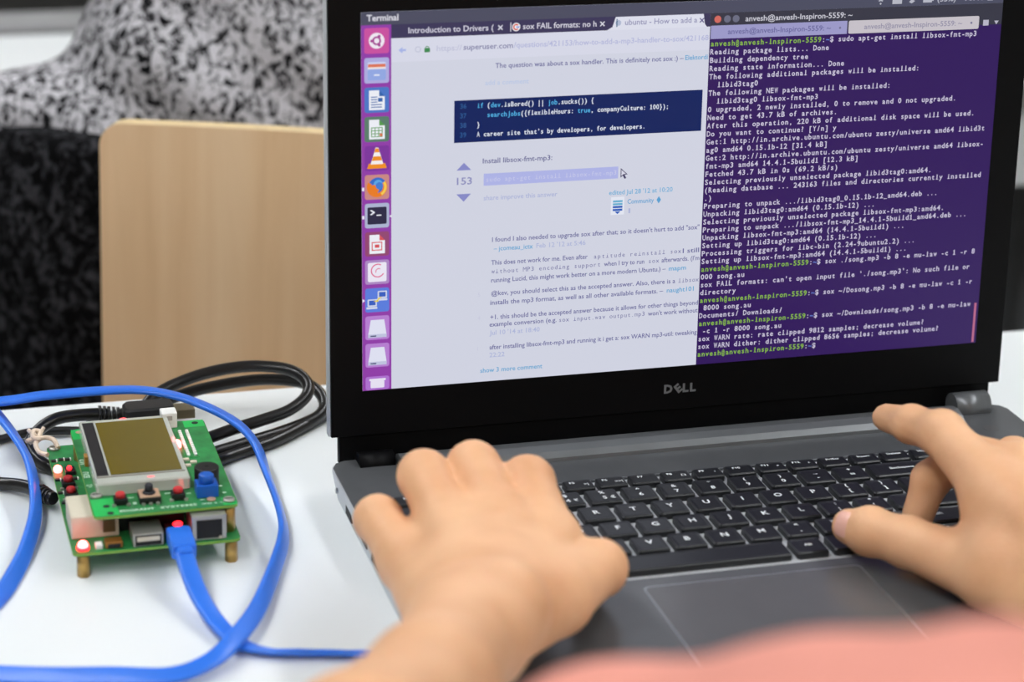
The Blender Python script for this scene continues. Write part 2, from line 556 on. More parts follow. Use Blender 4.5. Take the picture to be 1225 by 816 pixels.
mb.add([(KX0 - 1.2, KY0, zt + .05), (KX0 - 1.2, KY1 + 1.6, zt + .05), (KX0, KY1, zt - .9), (KX0, KY0, zt - .9)], [(0, 1, 2, 3)])
mb.add([(KX1 + 1.2, KY0, zt + .05), (KX1 + 1.2, KY1 + 1.6, zt + .05), (KX1, KY1, zt - .9), (KX1, KY0, zt - .9)], [(0, 1, 2, 3)])
mb.build('well_trim', m_chrome, laptop, LB)
# touchpad
MB().prism(rrect(92.4, -156, 200.6, -75.6, 3), zt - .3, zt + .12).build('touchpad_trim', m_chrome, laptop, LB)
MB().prism(rrect(93.3, -155.2, 199.7, -76.7, 2.4), zt - .2, zt + .22).build('touchpad', m_pad, laptop, LB)
# hinge
mb = MB()
prof = [(-11, -1), (-10.6, 2.2), (-7.5, 4.6), (-2, 6.0), (4, 5.6), (9, 3.6), (10.5, -1)]
mb.sweep([(16, 80, -3), (328, 80, -3)], [(-a, b) for a, b in prof], smooth=False)
mb.build('hinge_cover', m_hinge, laptop, LB)
for x0, x1, zc, rr, mm in ((-4, 14.5, -3.5, 6.4, m_bezel), (329.5, 350, 0, 7.5, m_hinge)):
    MB().sweep([(x0, 89, zc), (x1, 89, zc)], [(rr * math.cos(a), rr * math.sin(a)) for a in [i * math.pi / 9 for i in range(18)]], smooth=True).build('hinge_barrel', mm, laptop, LB)
MB().cyl((340, 62), 4.2, zt - .2, zt + .25, 20).build('power_button', m_pad, laptop, LB)
# ports on the left side
MB().cyl((77, -11.5), 1.5, LX0 - .05, LX0 + 8, 12, axis='x').build('charge_light', m_chrome, laptop, LB)
MB().box((LX0 + .9, 45, -15.5), (LX0 + 9, 58, -9.0), .4).build('network_port', m_dark, laptop, LB)
MB().box((LX0 + .6, 10, -13.0), (LX0 + 9, 25, -9.8), .4).build('display_port', m_dark, laptop, LB)
MB().box((LX0 + .6, -14, -13.4), (LX0 + 9, 0, -8.8), .4).build('side_port', m_dark, laptop, LB)

# lid
lid = MB().box((-17.6, -25, -7.2), (361.8, 209, -1.6), 1.6, seg=2, xf=S).build('lid_shell', m_silver, laptop, LB)
MB().box((-16.4, -24.2, -2.2), (360.6, 207.8, .35), .25, xf=S).build('bezel', m_bezel, laptop, LB)
MB().box((-12, -40, -6.5), (356, -24.6, -1.8), .5, xf=S).build('lid_lower_strip', m_bezel, laptop, LB)
logo = MB()
for ch, u, rot in (('D', 163.6, 0), ('E', 169.2, 38), ('L', 173.4, 0), ('L', 177.5, 0)):
    vs, fs = glyphs(ch, 0.045)
    x0 = min(q[0] for q in vs); x1 = max(q[0] for q in vs)
    pts = []
    for q in vs:
        x, y = (q[0] - (x0 + x1) / 2) * 6.6, (q[1] - 0.35) * 6.4
        a = math.radians(rot)
        x, y = x * math.cos(a) - y * math.sin(a), x * math.sin(a) + y * math.cos(a)
        pts.append((u + 2 + x, -12.4 + y, .55))
    logo.add([S(q) for q in pts], fs)
prop(logo.build('maker_logo', m_chrome, laptop, LB), 'silver maker lettering on the bezel')

# ---- keys
KEY_Z0, KEY_Z1 = -4.4, 0.0
_kme = {}
def key_mesh(w, d):
    k = (round(w, 2), round(d, 2))
    if k not in _kme:
        mb = MB()
        a = rrect(-w / 2, -d / 2, w / 2, d / 2, 1.2, 2); b = rrect(-w / 2 + .7, -d / 2 + .7, w / 2 - .7, d / 2 - .7, 1.0, 2); n = len(a)
        vs = [(x, y, KEY_Z0) for x, y in a] + [(x, y, KEY_Z1 - .7) for x, y in a] + [(x, y, KEY_Z1 - .05) for x, y in b] + [(x * .8, y * .8, KEY_Z1 - .3) for x, y in b]
        fs = [tuple(range(n))[::-1], tuple(range(3 * n, 4 * n))] + [(r * n + i, r * n + (i + 1) % n, (r + 1) * n + (i + 1) % n, (r + 1) * n + i) for r in range(3) for i in range(n)]
        mb.add(vs, fs)
        _kme[k] = mb.mesh('key', m_key)
    return _kme[k]
def key(x, y, w, d, legend):
    base = Vector(((x - LB[0]) / 1000, (y - LB[1]) / 1000, (0 - LB[2]) / 1000))
    o = link('key', key_mesh(w, d), laptop, base)
    mb = MB()
    for (s, dx, dy, size) in legend:
        if s: put_text(mb, s, dx, dy, size=size, bold=0.025, z=KEY_Z1 + .06, anchor='c')
    if mb.f:
        link('legend', mb.mesh('legend', m_legend, raw=True), o)
    return o
U, V = 19.05, 18.6
KW, KD = 16.1, 15.4
def one(c): return [(c, 0, .3, 5.4)]
def two(a, b): return [(a, 0, 3.2, 4.2), (b, 0, -2.6, 4.6)]
for i, (a, b) in enumerate([('~', '`'), ('!', '1'), ('@', '2'), ('#', '3'), ('$', '4'), ('%', '5'), ('^', '6'), ('&', '7'), ('*', '8'), ('(', '9'), (')', '0'), ('_', '-'), ('+', '=')]):
    L = two(a, b)
    if b == '4': L.append(('\u20b9', 4.2, -2.6, 4.0))
    if b == '5': L.append(('\u20ac', 4.2, -2.6, 4.0))
    key((i + .5) * U, V, KW, KD, L)
def wide(u0, u1, row, leg, size=3.3):
    key((u0 + u1) / 2 * U, row * V, (u1 - u0) * U - (U - KW), KD, [(leg, 0, 0, size)])
wide(13, 15, 1, 'Backspace')
wide(0, 1.5, 0, 'Tab')
for i, c in enumerate('QWERTYUIOP'): key((2 + i) * U, 0, KW, KD, one(c))
key(12 * U, 0, KW, KD, two('{', '[')); key(13 * U, 0, KW, KD, two('}', ']'))
key(14.25 * U, 0, 1.5 * U - (U - KW), KD, two('|', '\\'))
wide(0, 1.75, -1, 'Caps Lock', 3.0)
for i, c in enumerate('ASDFGHJKL'): key((2.25 + i) * U, -V, KW, KD, one(c))
key(11.25 * U, -V, KW, KD, two(':', ';')); key(12.25 * U, -V, KW, KD, two('"', "'"))
wide(12.75, 15, -1, 'Enter')
wide(0, 2.25, -2, 'Shift')
for i, c in enumerate('ZXCVBNM'): key((2.75 + i) * U, -2 * V, KW, KD, one(c))
for i, (a, b) in enumerate([('<', ','), ('>', '.'), ('?', '/')]): key((9.75 + i) * U, -2 * V, KW, KD, two(a, b))
wide(12.25, 15, -2, 'Shift')
for u0, u1, t in ((0, 1.05, 'Ctrl'), (1.05, 2.05, 'Fn'), (2.05, 3.05, ''), (3.05, 4.05, 'Alt'), (4.05, 9.1, ''), (9.1, 10.1, 'Alt'), (10.1, 11.1, ''), (11.1, 12.1, 'Ctrl'), (12.1, 13.05, '<')):
    wide(u0, u1, -3, t)
key(13.55 * U, -3 * V + 4, KW, KD / 2 - .6, [('^', 0, -.6, 3.0)]); key(13.55 * U, -3 * V - 4, KW, KD / 2 - .6, [('v', 0, 0, 3.0)])
wide(14.05, 15, -3, '>')
for i, (t, ic) in enumerate([('Esc', ''), ('F1', 'x'), ('F2', '-'), ('F3', '+'), ('F4', '|<'), ('F5', '>|'), ('F6', '>>|'), ('F7', ''), ('F8', '\u25a1'), ('F9', '\u00b0'), ('F10', ''), ('F11', '*'), ('F12', '*'), ('PrtScr', ''), ('Insert', ''), ('Delete', ''), ('Home', ''), ('End', ''), ('PgUp', ''), ('PgDn', '')]):
    x = 10.5 + 17.3 * i
    L = [(t, -3.2 if ic else (-1.5 if len(t) < 4 else 0), 1.5, 3.0)]
    if ic: L.append((ic, 3.6, -.9, 3.0))
    key(x, 34.3, 15.0, 10.6, L)
for r, row in enumerate((('Num', '/', '*', '-'), ('7', '8', '9', '+'), ('4', '5', '6', ''), ('1', '2', '3', ''), ('0', '', '.', ''))):
    for c, t in enumerate(row):
        key(296 + c * 15.3, V - r * V, 13.2, KD, [(t, 0, 0, 3.6)] if t else [])

# ---- the picture on the screen (light given off by the panel)
disp = MB().box((0, 0, .3), (344.2, 193.5, .5), xf=S).build('display', screen_mat('page', (214, 217, 232)), laptop, LB)
def scr(name, mb, cols, label=None):
    o = mb.build(name, [screen_mat('%d_%d_%d' % c, c) for c in cols], disp, LB, raw=True)
    return prop(o, label) if label else o
def R_(mb, u0, v0, u1, v1, w, mi=0, r=0.0):
    poly = rrect(u0, v0, u1, v1, r, 3) if r else [(u0, v0), (u1, v0), (u1, v1), (u0, v1)]
    return mb.add([S((x, y, w)) for x, y in poly], [tuple(range(len(poly)))], mi)
def D_(mb, u, v, r, w, mi=0, n=20, ru=None):
    return mb.add([S((u + (ru or r) * math.cos(6.2832 * i / n), v + r * math.sin(6.2832 * i / n), w)) for i in range(n)], [tuple(range(n))], mi)
def P_(mb, pts, w, mi=0):
    return mb.add([S((x, y, w)) for x, y in pts], [tuple(range(len(pts)))], mi)
def ring(mb, u, v, r0, r1, w, mi=0, a0=0, a1=360, n=24):
    vs = []; fs = []
    for i in range(n + 1):
        a = math.radians(a0 + (a1 - a0) * i / n)
        vs += [S((u + r0 * math.cos(a), v + r0 * math.sin(a), w)), S((u + r1 * math.cos(a), v + r1 * math.sin(a), w))]
    fs = [(2 * i, 2 * i + 1, 2 * i + 3, 2 * i + 2) for i in range(n)]
    return mb.add(vs, fs, mi)
def line_text(body, u0, u1, v, col, size=3.5, bold=0.012, w=.9):
    mb = MB()
    put_text(mb, body, u0, v, width=u1 - u0, height=size, bold=bold, z=w, xf=S)
    return scr('text_line', mb, [col])

# top panel
scr('top_panel', R_(MB(), 0, 187.2, 344.2, 193.5, .6), [(78, 80, 100)])
line_text('Terminal', 2.7, 18.5, 190.4, (226, 226, 236), 4.4, .02)
mb = MB(); ring(mb, 274, 189.2, 1.2, 1.9, .7, 0, 45, 135, 8); ring(mb, 274, 189.2, 2.5, 3.1, .7, 0, 45, 135, 8); D_(mb, 274, 189.0, .5, .7)
SI = [(186, 188, 200)]
scr('status_icon', mb, SI)
scr('status_icon', R_(MB(), 280.6, 188.6, 286, 192, .7), SI); scr('status_icon', R_(R_(MB(), 298, 188.8, 303, 191.6, .7), 303.0, 189.6, 304, 190.8, .7), SI)
scr('status_icon', P_(MB(), [(291.5, 188.6), (293.4, 189.8), (291.6, 191), (291.6, 193), (293.4, 191.6), (290, 189.4)], .7), SI)
scr('status_icon', R_(MB(), 335, 188.8, 338, 191.6, .7), SI)
line_text('(55%)', 306, 316.5, 190.2, (190, 192, 204), 4.0)
line_text('10:41', 322, 332, 190.2, (170, 172, 186), 4.0)
# launcher
scr('launcher_bar', R_(MB(), 0, 0, 15, 187.2, .6), [(148, 64, 172)])
Y_ = 179.5
ICONS = ['swirl', 'drawer', 'doc', 'sheet', 'cone', 'globe', 'prompt', 'slides', 'spiral', 'plug', 'disk', 'disk', 'trash']
TILE = {'swirl': (206, 84, 164), 'drawer': (178, 176, 228), 'doc': (78, 122, 202), 'sheet': (92, 128, 110), 'cone': (128, 56, 160), 'globe': (206, 140, 136), 'prompt': (176, 184, 214), 'slides': (150, 74, 118), 'spiral': (176, 140, 200), 'plug': (92, 128, 226), 'disk': (186, 130, 214), 'trash': (178, 116, 212)}
for i, k in enumerate(ICONS):
    v = Y_ - 14.62 * i; u = 7.7
    h = 6.3 if k != 'trash' else 3.6
    if k == 'trash': v = 3.8
    mb = MB(); cols = [TILE[k]]
    def c(rgb):
        cols.append(rgb); return len(cols) - 1
    R_(mb, u - 6.2, v - h, u + 6.2, v + h, .7, 0, 1.2)
    if k == 'swirl':
        w_ = c((245, 236, 248)); D_(mb, u, v, 3.9, .75, w_, 28)
        p_ = c((168, 62, 150)); ring(mb, u, v, 1.3, 2.2, .8, p_)
        for a in (0, 120, 240):
            D_(mb, u + 2.5 * math.cos(math.radians(a + 180)), v + 2.5 * math.sin(math.radians(a + 180)), .75, .85, p_, 12)
    elif k == 'drawer':
        R_(mb, u - 4.6, v - 4.8, u + 4.6, v + 4.2, .75, c((206, 214, 246)), .8)
        R_(mb, u - 4.4, v + .9, u + 4.4, v + 3.2, .8, c((226, 120, 92))); R_(mb, u - 4.4, v + .9, u + 4.4, v + 1.7, .82, c((246, 232, 226)))
        R_(mb, u - 4.6, v - 4.8, u + 4.6, v + .6, .81, c((150, 172, 232)), .6); R_(mb, u - 1.4, v - 2.6, u + 1.4, v - 1.9, .85, c((236, 240, 252)))
    elif k in ('doc', 'sheet', 'slides'):
        P_(mb, [(u - 3.9, v - 5), (u + 4, v - 5), (u + 4, v + 1.8), (u + 1.2, v + 4.8), (u - 3.9, v + 4.8)], .75, c((242, 244, 252)))
        ac = c({'doc': (52, 104, 176), 'sheet': (86, 158, 78), 'slides': (220, 84, 92)}[k])
        P_(mb, [(u + 1.2, v + 4.8), (u + 4, v + 1.8), (u + 1.2, v + 1.8)], .78, ac)
        if k == 'doc':
            for j in range(5): R_(mb, u - 2.9, v - 3.8 + j * 1.25, u + (2.6 if j < 2 else .2), v - 3.3 + j * 1.25, .8, ac)
            R_(mb, u + .6, v - .9, u + 2.9, v + 1.0, .8, ac)
        elif k == 'sheet':
            for j in range(4): R_(mb, u - 2.9, v - 3.9 + j * 1.5, u + 2.9, v - 3.5 + j * 1.5, .8, ac)
            for j in range(4): R_(mb, u - 2.9 + j * 1.8, v - 3.9, u - 2.5 + j * 1.8, v + 1, .8, ac)
            R_(mb, u + 1.4, v - 3.6, u + 2.8, v - 2.2, .82, c((224, 120, 84)))
        else:
            for q in ((-2.8, -3.4, 2.6, -2.9), (-2.8, .6, 2.6, 1.1), (-2.8, -3.4, -2.3, 1.1), (2.1, -3.4, 2.6, 1.1)): R_(mb, u + q[0], v + q[1], u + q[2], v + q[3], .8, ac)
            R_(mb, u - 1.2, v - 1.9, u + 1.1, v - .3, .8, ac)
    elif k == 'cone':
        o_ = c((244, 146, 40)); w_ = c((250, 246, 244))
        P_(mb, [(u - 5, v - 5.2), (u + 5, v - 5.2), (u + 4.2, v - 2.6), (u - 4.2, v - 2.6)], .75, o_)
        P_(mb, [(u - 3.2, v - 3), (u + 3.2, v - 3), (u + .7, v + 5.4), (u - .7, v + 5.4)], .78, w_)
        P_(mb, [(u - 2.6, v - 1.2), (u + 2.6, v - 1.2), (u + 1.9, v + 1.0), (u - 1.9, v + 1.0)], .8, o_)
        P_(mb, [(u - 1.35, v + 3), (u + 1.35, v + 3), (u + .75, v + 5), (u - .75, v + 5)], .8, o_)
    elif k == 'globe':
        D_(mb, u + .3, v + .3, 4.6, .75, c((56, 112, 204)), 28); D_(mb, u + .6, v + 1.4, 2.3, .78, c((92, 170, 234)), 20)
        o_ = c((238, 128, 40)); ring(mb, u, v, 3.0, 5.2, .8, o_, 150, 395, 28); D_(mb, u - 1.6, v - 1.2, 2.4, .82, o_, 18, 2.6)
        D_(mb, u + 1.2, v + .6, 1.9, .84, c((70, 128, 214)), 16); ring(mb, u, v, 3.6, 4.9, .85, c((250, 206, 86)), 300, 395, 16)
    elif k == 'prompt':
        R_(mb, u - 4.9, v - 4.4, u + 4.9, v + 4.4, .75, c((46, 44, 72)), .6)
        w_ = c((236, 238, 246)); P_(mb, [(u - 3.6, v + 2.8), (u - 2.9, v + 3.2), (u - .9, v + 1.7), (u - 2.9, v + .3), (u - 3.6, v + .7), (u - 2.2, v + 1.7)], .8, w_)
        R_(mb, u - .3, v - .1, u + 2.2, v + .5, .8, w_)
    elif k == 'spiral':
        R_(mb, u - 4.8, v - 5, u + 4.8, v + 5, .75, c((240, 236, 250)), .8); p_ = c((226, 108, 150))
        ring(mb, u + .3, v + .8, 3.0, 3.6, .8, p_, 60, 330, 24); ring(mb, u + .8, v + .3, 1.3, 1.75, .8, p_, 60, 200, 12)
    elif k == 'plug':
        w_ = c((214, 220, 240)); b_ = c((56, 96, 196)); y_ = c((240, 214, 60))
        for (a, b) in ((2.6, 2.6), (-2.6, -1.6)):
            R_(mb, u + a - 2.4, v + b - 1.7, u + a + 2.4, v + b + 2.1, .75, w_, .4); R_(mb, u + a - 1.7, v + b - 1.0, u + a + 1.7, v + b + 1.5, .8, b_); R_(mb, u + a - 3, v + b - 3.0, u + a + 2.6, v + b - 1.9, .75, w_, .3)
        P_(mb, [(u - 2, v - .8), (u + .4, v + .4), (u + .1, v + 1.0), (u + 2.6, v + 1.8), (u + .4, v - .2), (u + .7, v - .9)], .9, y_)
    elif k == 'disk':
        P_(mb, [(u - 4.8, v - 4.0), (u + 4.8, v - 4.0), (u + 3.6, v + 4.2), (u - 3.4, v + 4.2)], .75, c((228, 230, 248)))
        P_(mb, [(u - 4.8, v - 5.2), (u + 4.8, v - 5.2), (u + 4.8, v - 3.4), (u - 4.8, v - 3.4)], .78, c((196, 200, 228))); R_(mb, u - 3.6, v - 4.7, u - .6, v - 4.0, .8, c((88, 92, 130)))
    else:
        w_ = c((236, 230, 248)); R_(mb, u - 3.6, v - 2.6, u + 3.6, v + 1.2, .75, w_, .5); R_(mb, u - 4.3, v + 1.2, u + 4.3, v + 2.4, .78, w_, .4)
    scr('launcher_icon', mb, cols)
for pts in [[(.1, v - .9), (1.2, v - .9), (1.2, v + .9), (.1, v + .9)] for v in (105.6, 91.2)] + [[(.1, 47.0), (1.4, 48), (.1, 49)], [(15, 90.4), (15, 92.0), (13.9, 91.2)]]: scr('launcher_mark', P_(MB(), pts, .9), [(238, 234, 246)])
# browser
scr('tab_strip', R_(MB(), 15, 180.4, 180.6, 187.2, .6), [(62, 58, 92)])
mb = MB(); P_(mb, [(125.5, 180.4), (178.8, 180.4), (177.6, 182), (176.8, 187.0), (130, 187.0), (128.4, 182)], .7)
scr('browser_tab', mb, [(226, 228, 242)])
scr('toolbar', R_(MB(), 15, 168.6, 180.6, 180.4, .6), [(220, 222, 238)])
line_text('Introduction to Drivers (', 23.5, 66.7, 183.7, (218, 216, 232), 4.1)
line_text('sox FAIL formats: no h', 81.7, 119.9, 183.7, (222, 220, 234), 4.1, .01)
line_text('ubuntu - How to add a', 134.9, 173.4, 183.9, (150, 150, 186), 4.0)
for u in (70.1, 123.0, 175.9):
    mb = MB()
    for s_ in (1, -1):
        mb.add([S((u + s_ * a, 183.8 + b, .9 + .02 * s_)) for a, b in ((-1.3, -.9), (-.9, -1.3), (1.3, .9), (.9, 1.3))], [(0, 1, 2, 3)])
    scr('tab_close_mark', mb, [(222, 222, 234) if u < 170 else (96, 90, 140)])
scr('tab_divider', R_(MB(), 75.2, 181.6, 75.6, 186.2, .9), [(222, 222, 234)])
mb = MB(); D_(mb, 78.2, 183.8, 2.1, .9, 0); ring(mb, 78.2, 183.8, .9, 1.6, .95, 1, 40, 320)
R_(mb, 78.2, 183.5, 79.8, 184.1, .96, 2); scr('site_icon', mb, [(240, 240, 246), (226, 110, 96), (84, 128, 220)])
mb = MB(); ring(mb, 131.4, 184.0, .0, 1.5, .9, 0, 0, 360, 12); R_(mb, 130.3, 182, 130.9, 186, .92, 1); scr('site_icon', mb, [(180, 190, 216), (70, 110, 140)])
scr('back_arrow', P_(MB(), [(18.6, 174.4), (20.6, 176), (20.6, 174.9), (22.4, 174.9), (22.4, 173.9), (20.6, 173.9), (20.6, 172.8)], .8, 0), [(170, 184, 236)])
scr('info_icon', ring(MB(), 28.4, 174.5, 1.1, 1.5, .8), [(192, 196, 218)])
scr('padlock_icon', ring(R_(MB(), 31.6, 172.9, 34.4, 175.0, .8, 0, .3), 33, 175.0, .6, 1.0, .8, 0, 0, 180, 10), [(64, 140, 84)])
line_text('https://', 37.8, 50.6, 174.4, (196, 198, 222), 3.9)
line_text('superuser.com', 51.4, 76.7, 174.5, (128, 128, 168), 3.9)
line_text('/questions/421153/how-to-add-a-mp3-handler-to-sox/421168', 77.1, 179.9, 174.6, (184, 188, 224), 3.9)
INK = (108, 108, 160); CY = (96, 168, 214); PALE = (178, 186, 222)
line_text('The question was about a sox handler. This is definitely not sox :) \u2013', 67.8, 166.8, 164.7, INK)
line_text('Elektordi', 167.7, 179.9, 164.8, CY)
line_text('add a comment', 62.7, 85.2, 156.3, (190, 204, 234))
scr('banner', R_(MB(), 47, 126.7, 178, 148.1, .6), [(12, 36, 96)])
WH = (228, 234, 246); LB_ = (84, 178, 232)
def mono_line(segs, u, v, pitch, size, cols, bold=.02, w=.9, name='text_line'):
    mb = MB(); n = 0
    for (s_, mi) in segs:
        put_mono(mb, s_, u + n * pitch, v, pitch, size, bold, w, mi, S); n += len(s_)
    return scr(name, mb, cols)
cp = 1.748
for i, segs in enumerate([[('36', 2), ('   ', 0), ('if ', 1), ('(', 0), ('dev', 1), ('.isBored() || ', 0), ('job', 1), ('.sucks()) {', 0)],
                          [('37', 2), ('      ', 0), ('searchJobs', 1), ('({flexibleHours: ', 0), ('true', 1), (', companyCulture: 100});', 0)],
                          [('38', 2), ('   }', 0)], [('39', 2), ('   ', 0), ("A career site that's by developers, for developers.", 0)]]):
    mono_line(segs, 49.8, 145.0 - 4.86 * i, cp, 3.5, [WH, LB_, (44, 92, 150)], .018)
line_text('Install libsox-fmt-mp3:', 61.9, 98.3, 116.6, (104, 104, 152), 3.7)
for pts in ([(48.4, 112.6), (56, 112.6), (52.2, 116.4)], [(48.4, 100.4), (52.2, 96.4), (56, 100.4)]): scr('vote_arrow', P_(MB(), pts, .8), [(138, 142, 204)])
line_text('153', 48.6, 56.4, 106.7, (142, 144, 192), 5.2)
scr('highlight', R_(MB(), 62.6, 104.0, 133.8, 110.2, .6), [(178, 184, 236)])
mono_line([('sudo apt-get install libsox-fmt-mp3', 0)], 63.4, 107.0, 1.99, 3.5, [(206, 208, 240)], .0)
mb = MB(); P_(mb, [(135.0, 109.4), (135.0, 104.4), (136.2, 105.4), (137.2, 103.6), (138.1, 104.1), (137.2, 105.8), (138.8, 106.0)], 1.0, 0); P_(mb, [(135.4, 108.5), (135.4, 105.3), (136.3, 106.1), (137.8, 106.4)], 1.05, 1)
scr('mouse_pointer', mb, [(70, 66, 104), (220, 220, 236)])
line_text('share improve this answer', 62.6, 101.4, 97.5, PALE)
line_text("edited Jul 28 '12 at 10:20", 129.1, 163.6, 96.5, (112, 178, 220))
mb = MB(); R_(mb, 130.4, 84.8, 137.6, 94.2, .6, 0)
for j, cc in enumerate((1, 1, 2, 2)): R_(mb, 131.4, 91.4 - j * 1.5, 136.6, 92.5 - j * 1.5, .8, cc)
P_(mb, [(132.4, 86.6), (135.6, 86.6), (134, 85.2)], .8, 2)
scr('avatar', mb, [(232, 236, 248), (110, 180, 214), (44, 96, 190)])
line_text('Community \u2666', 139.2, 157.4, 91.3, (92, 164, 214)); line_text('1', 139.9, 140.9, 86.4, PALE)
for (t, u0, u1, v, col) in [
    ('I found I also needed to upgrade sox after that; so it doesn\'t hurt to add "sox"', 67.3, 179.2, 75.5, INK), ('\u2013 jcomeau_ictx', 68.2, 89.0, 70.8, CY), ("Feb 12 '12 at 5:46", 90.8, 117.2, 70.9, PALE),
    ('This does not work for me. Even after', 67.0, 118.5, 63.4, INK), ('I still', 170.5, 179.6, 63.1, INK),
    ('when I try to run', 127.5, 149.5, 58.8, INK), ("afterwards. (I'm", 159.0, 179.9, 58.8, INK),
    ('running Lucid, this might work better on a more modern Ubuntu.) \u2013', 67.1, 161.5, 54.1, INK), ('mapm', 163.2, 172.7, 54.0, CY),
    ('@kev, you should select this as the accepted answer. Also, there is a', 67.2, 167.0, 47.1, INK),
    ('installs the mp3 format, as well as all other available formats. \u2013', 66.8, 160.5, 42.2, INK), ('naught101', 162.5, 177.5, 42.2, CY),
    ('+1. this should be the accepted answer because it allows for other things beyond', 66.9, 180.2, 34.4, INK),
    ('example conversion (e.g.', 66.5, 102.5, 30.5, INK), ("won't work without", 152.5, 180.2, 30.2, INK), ("Jul 10 '14 at 18:40", 66.6, 93.5, 26.0, PALE),
    ('after installing libsox-fmt-mp3 and running it i get a: sox WARN mp3-util: tweaking', 66.7, 180.2, 18.2, INK), ('22:22', 66.7, 74.8, 14.0, PALE), ('show 3 more comment', 61.9, 95.3, 5.9, CY)]:
    line_text(t, u0, u1, v, col)
mono_line([('aptitude reinstall sox', 0)], 121.5, 63.2, 2.2, 3.4, [INK], 0)
mono_line([('without MP3 encoding support', 0)], 67, 58.8, 2.1, 3.4, [INK], 0)
mono_line([('sox', 0)], 151.5, 58.8, 2.1, 3.4, [INK], 0)
mono_line([('libsox', 0)], 168.5, 47.1, 1.95, 3.4, [INK], 0)
mono_line([('sox input.wav output.mp3', 0)], 103.5, 30.3, 1.98, 3.4, [INK], 0)
for v in (46.8, 34.4, 18.0): scr('vote_count', put_text(MB(), '5' if v > 40 else '4' if v > 30 else '1', 60.2, v, size=3.2, z=.9, xf=S), [(204, 206, 226)])
# terminal window
scr('terminal_window', R_(MB(), 180.6, 0, 344.2, 176.0, .6), [(52, 27, 94)])
scr('title_bar', R_(MB(), 180.6, 176.0, 344.2, 187.2, .62), [(58, 58, 72)])
for u, cc in ((184.5, (216, 110, 100)), (189.7, (110, 112, 134)), (194.4, (110, 112, 134))): scr('window_button', D_(MB(), u, 184.0, 1.85, .8), [cc])
line_text('anvesh@anvesh-Inspiron-5559: ~', 199.5, 258.5, 183.6, (210, 210, 222), 4.1, .01)
scr('terminal_tab', R_(MB(), 181.0, 174.0, 256, 180.8, .7), [(160, 158, 206)]); scr('terminal_tab', R_(MB(), 256.8, 174.0, 331, 180.8, .7, 0, .8), [(204, 198, 206)])
line_text('anvesh@anvesh-Inspiron-5559: ~', 190.2, 246.8, 177.3, (108, 106, 160), 3.9); line_text('anvesh@anvesh-Inspiron-5559: ~', 265.5, 321.2, 177.2, (150, 146, 170), 3.9)
scr('new_tab_button', R_(MB(), 333.4, 175.6, 336.6, 178.6, .8), [(188, 186, 204)]); scr('menu_arrow', P_(MB(), [(339.8, 178), (342.4, 178), (341.1, 176)], .8), [(188, 186, 204)])
for u in (252, 326.6): scr('tab_close_mark', D_(MB(), u, 177.3, .6, .8), [(120, 118, 150)])
scr('scroll_bar', R_(MB(), 341.6, .6, 342.9, 23, .8), [(190, 108, 142)])
PR = 'anvesh@anvesh-Inspiron-5559'
TERM = [('P', 'sudo apt-get install libsox-fmt-mp3'), 'Reading package lists... Done', 'Building dependency tree', 'Reading state information... Done',
        'The following additional packages will be installed:', '  libid3tag0', 'The following NEW packages will be installed:', '  libid3tag0 libsox-fmt-mp3',
        '0 upgraded, 2 newly installed, 0 to remove and 0 not upgraded.', 'Need to get 43.7 kB of archives.', 'After this operation, 220 kB of additional disk space will be used.',
        'Do you want to continue? [Y/n] y', 'Get:1 http://in.archive.ubuntu.com/ubuntu zesty/universe amd64 libid3t', 'ag0 amd64 0.15.1b-12 [31.4 kB]',
        'Get:2 http://in.archive.ubuntu.com/ubuntu zesty/universe amd64 libsox-', 'fmt-mp3 amd64 14.4.1-5build1 [12.3 kB]', 'Fetched 43.7 kB in 0s (69.2 kB/s)',
        'Selecting previously unselected package libid3tag0:amd64.', '(Reading database ... 243163 files and directories currently installed', '.)',
        'Preparing to unpack .../libid3tag0_0.15.1b-12_amd64.deb ...', 'Unpacking libid3tag0:amd64 (0.15.1b-12) ...', 'Selecting previously unselected package libsox-fmt-mp3:amd64.',
        'Preparing to unpack .../libsox-fmt-mp3_14.4.1-5build1_amd64.deb ...', 'Unpacking libsox-fmt-mp3:amd64 (14.4.1-5build1) ...', 'Setting up libid3tag0:amd64 (0.15.1b-12) ...',
        'Processing triggers for libc-bin (2.24-9ubuntu2.2) ...', 'Setting up libsox-fmt-mp3:amd64 (14.4.1-5build1) ...', ('P', 'sox ./song.mp3 -b 8 -e mu-law -c 1 -r 8'), '000 song.au',
        "sox FAIL formats: can't open input file './song.mp3': No such file or", 'directory', ('P', 'sox ~/Dosong.mp3 -b 8 -e mu-law -c 1 -r'), ' 8000 song.au', 'Documents/ Downloads/',
        ('P', 'sox ~/Downloads/song.mp3 -b 8 -e mu-law'), ' -c 1 -r 8000 song.au', 'sox WARN rate: rate clipped 9812 samples; decrease volume?', 'sox WARN dither: dither clipped 8656 samples; decrease volume?', ('P', '')]
for i, t in enumerate(TERM):
    segs = [(PR, 1), (':', 0), ('~', 2), ('$ ' + t[1], 0)] if isinstance(t, tuple) else [(t, 0)]
    mono_line(segs, 181.0, 171.4 - 4.252 * i, 2.262, 3.9, [(206, 200, 224), (138, 186, 74), (104, 130, 214)], .022)

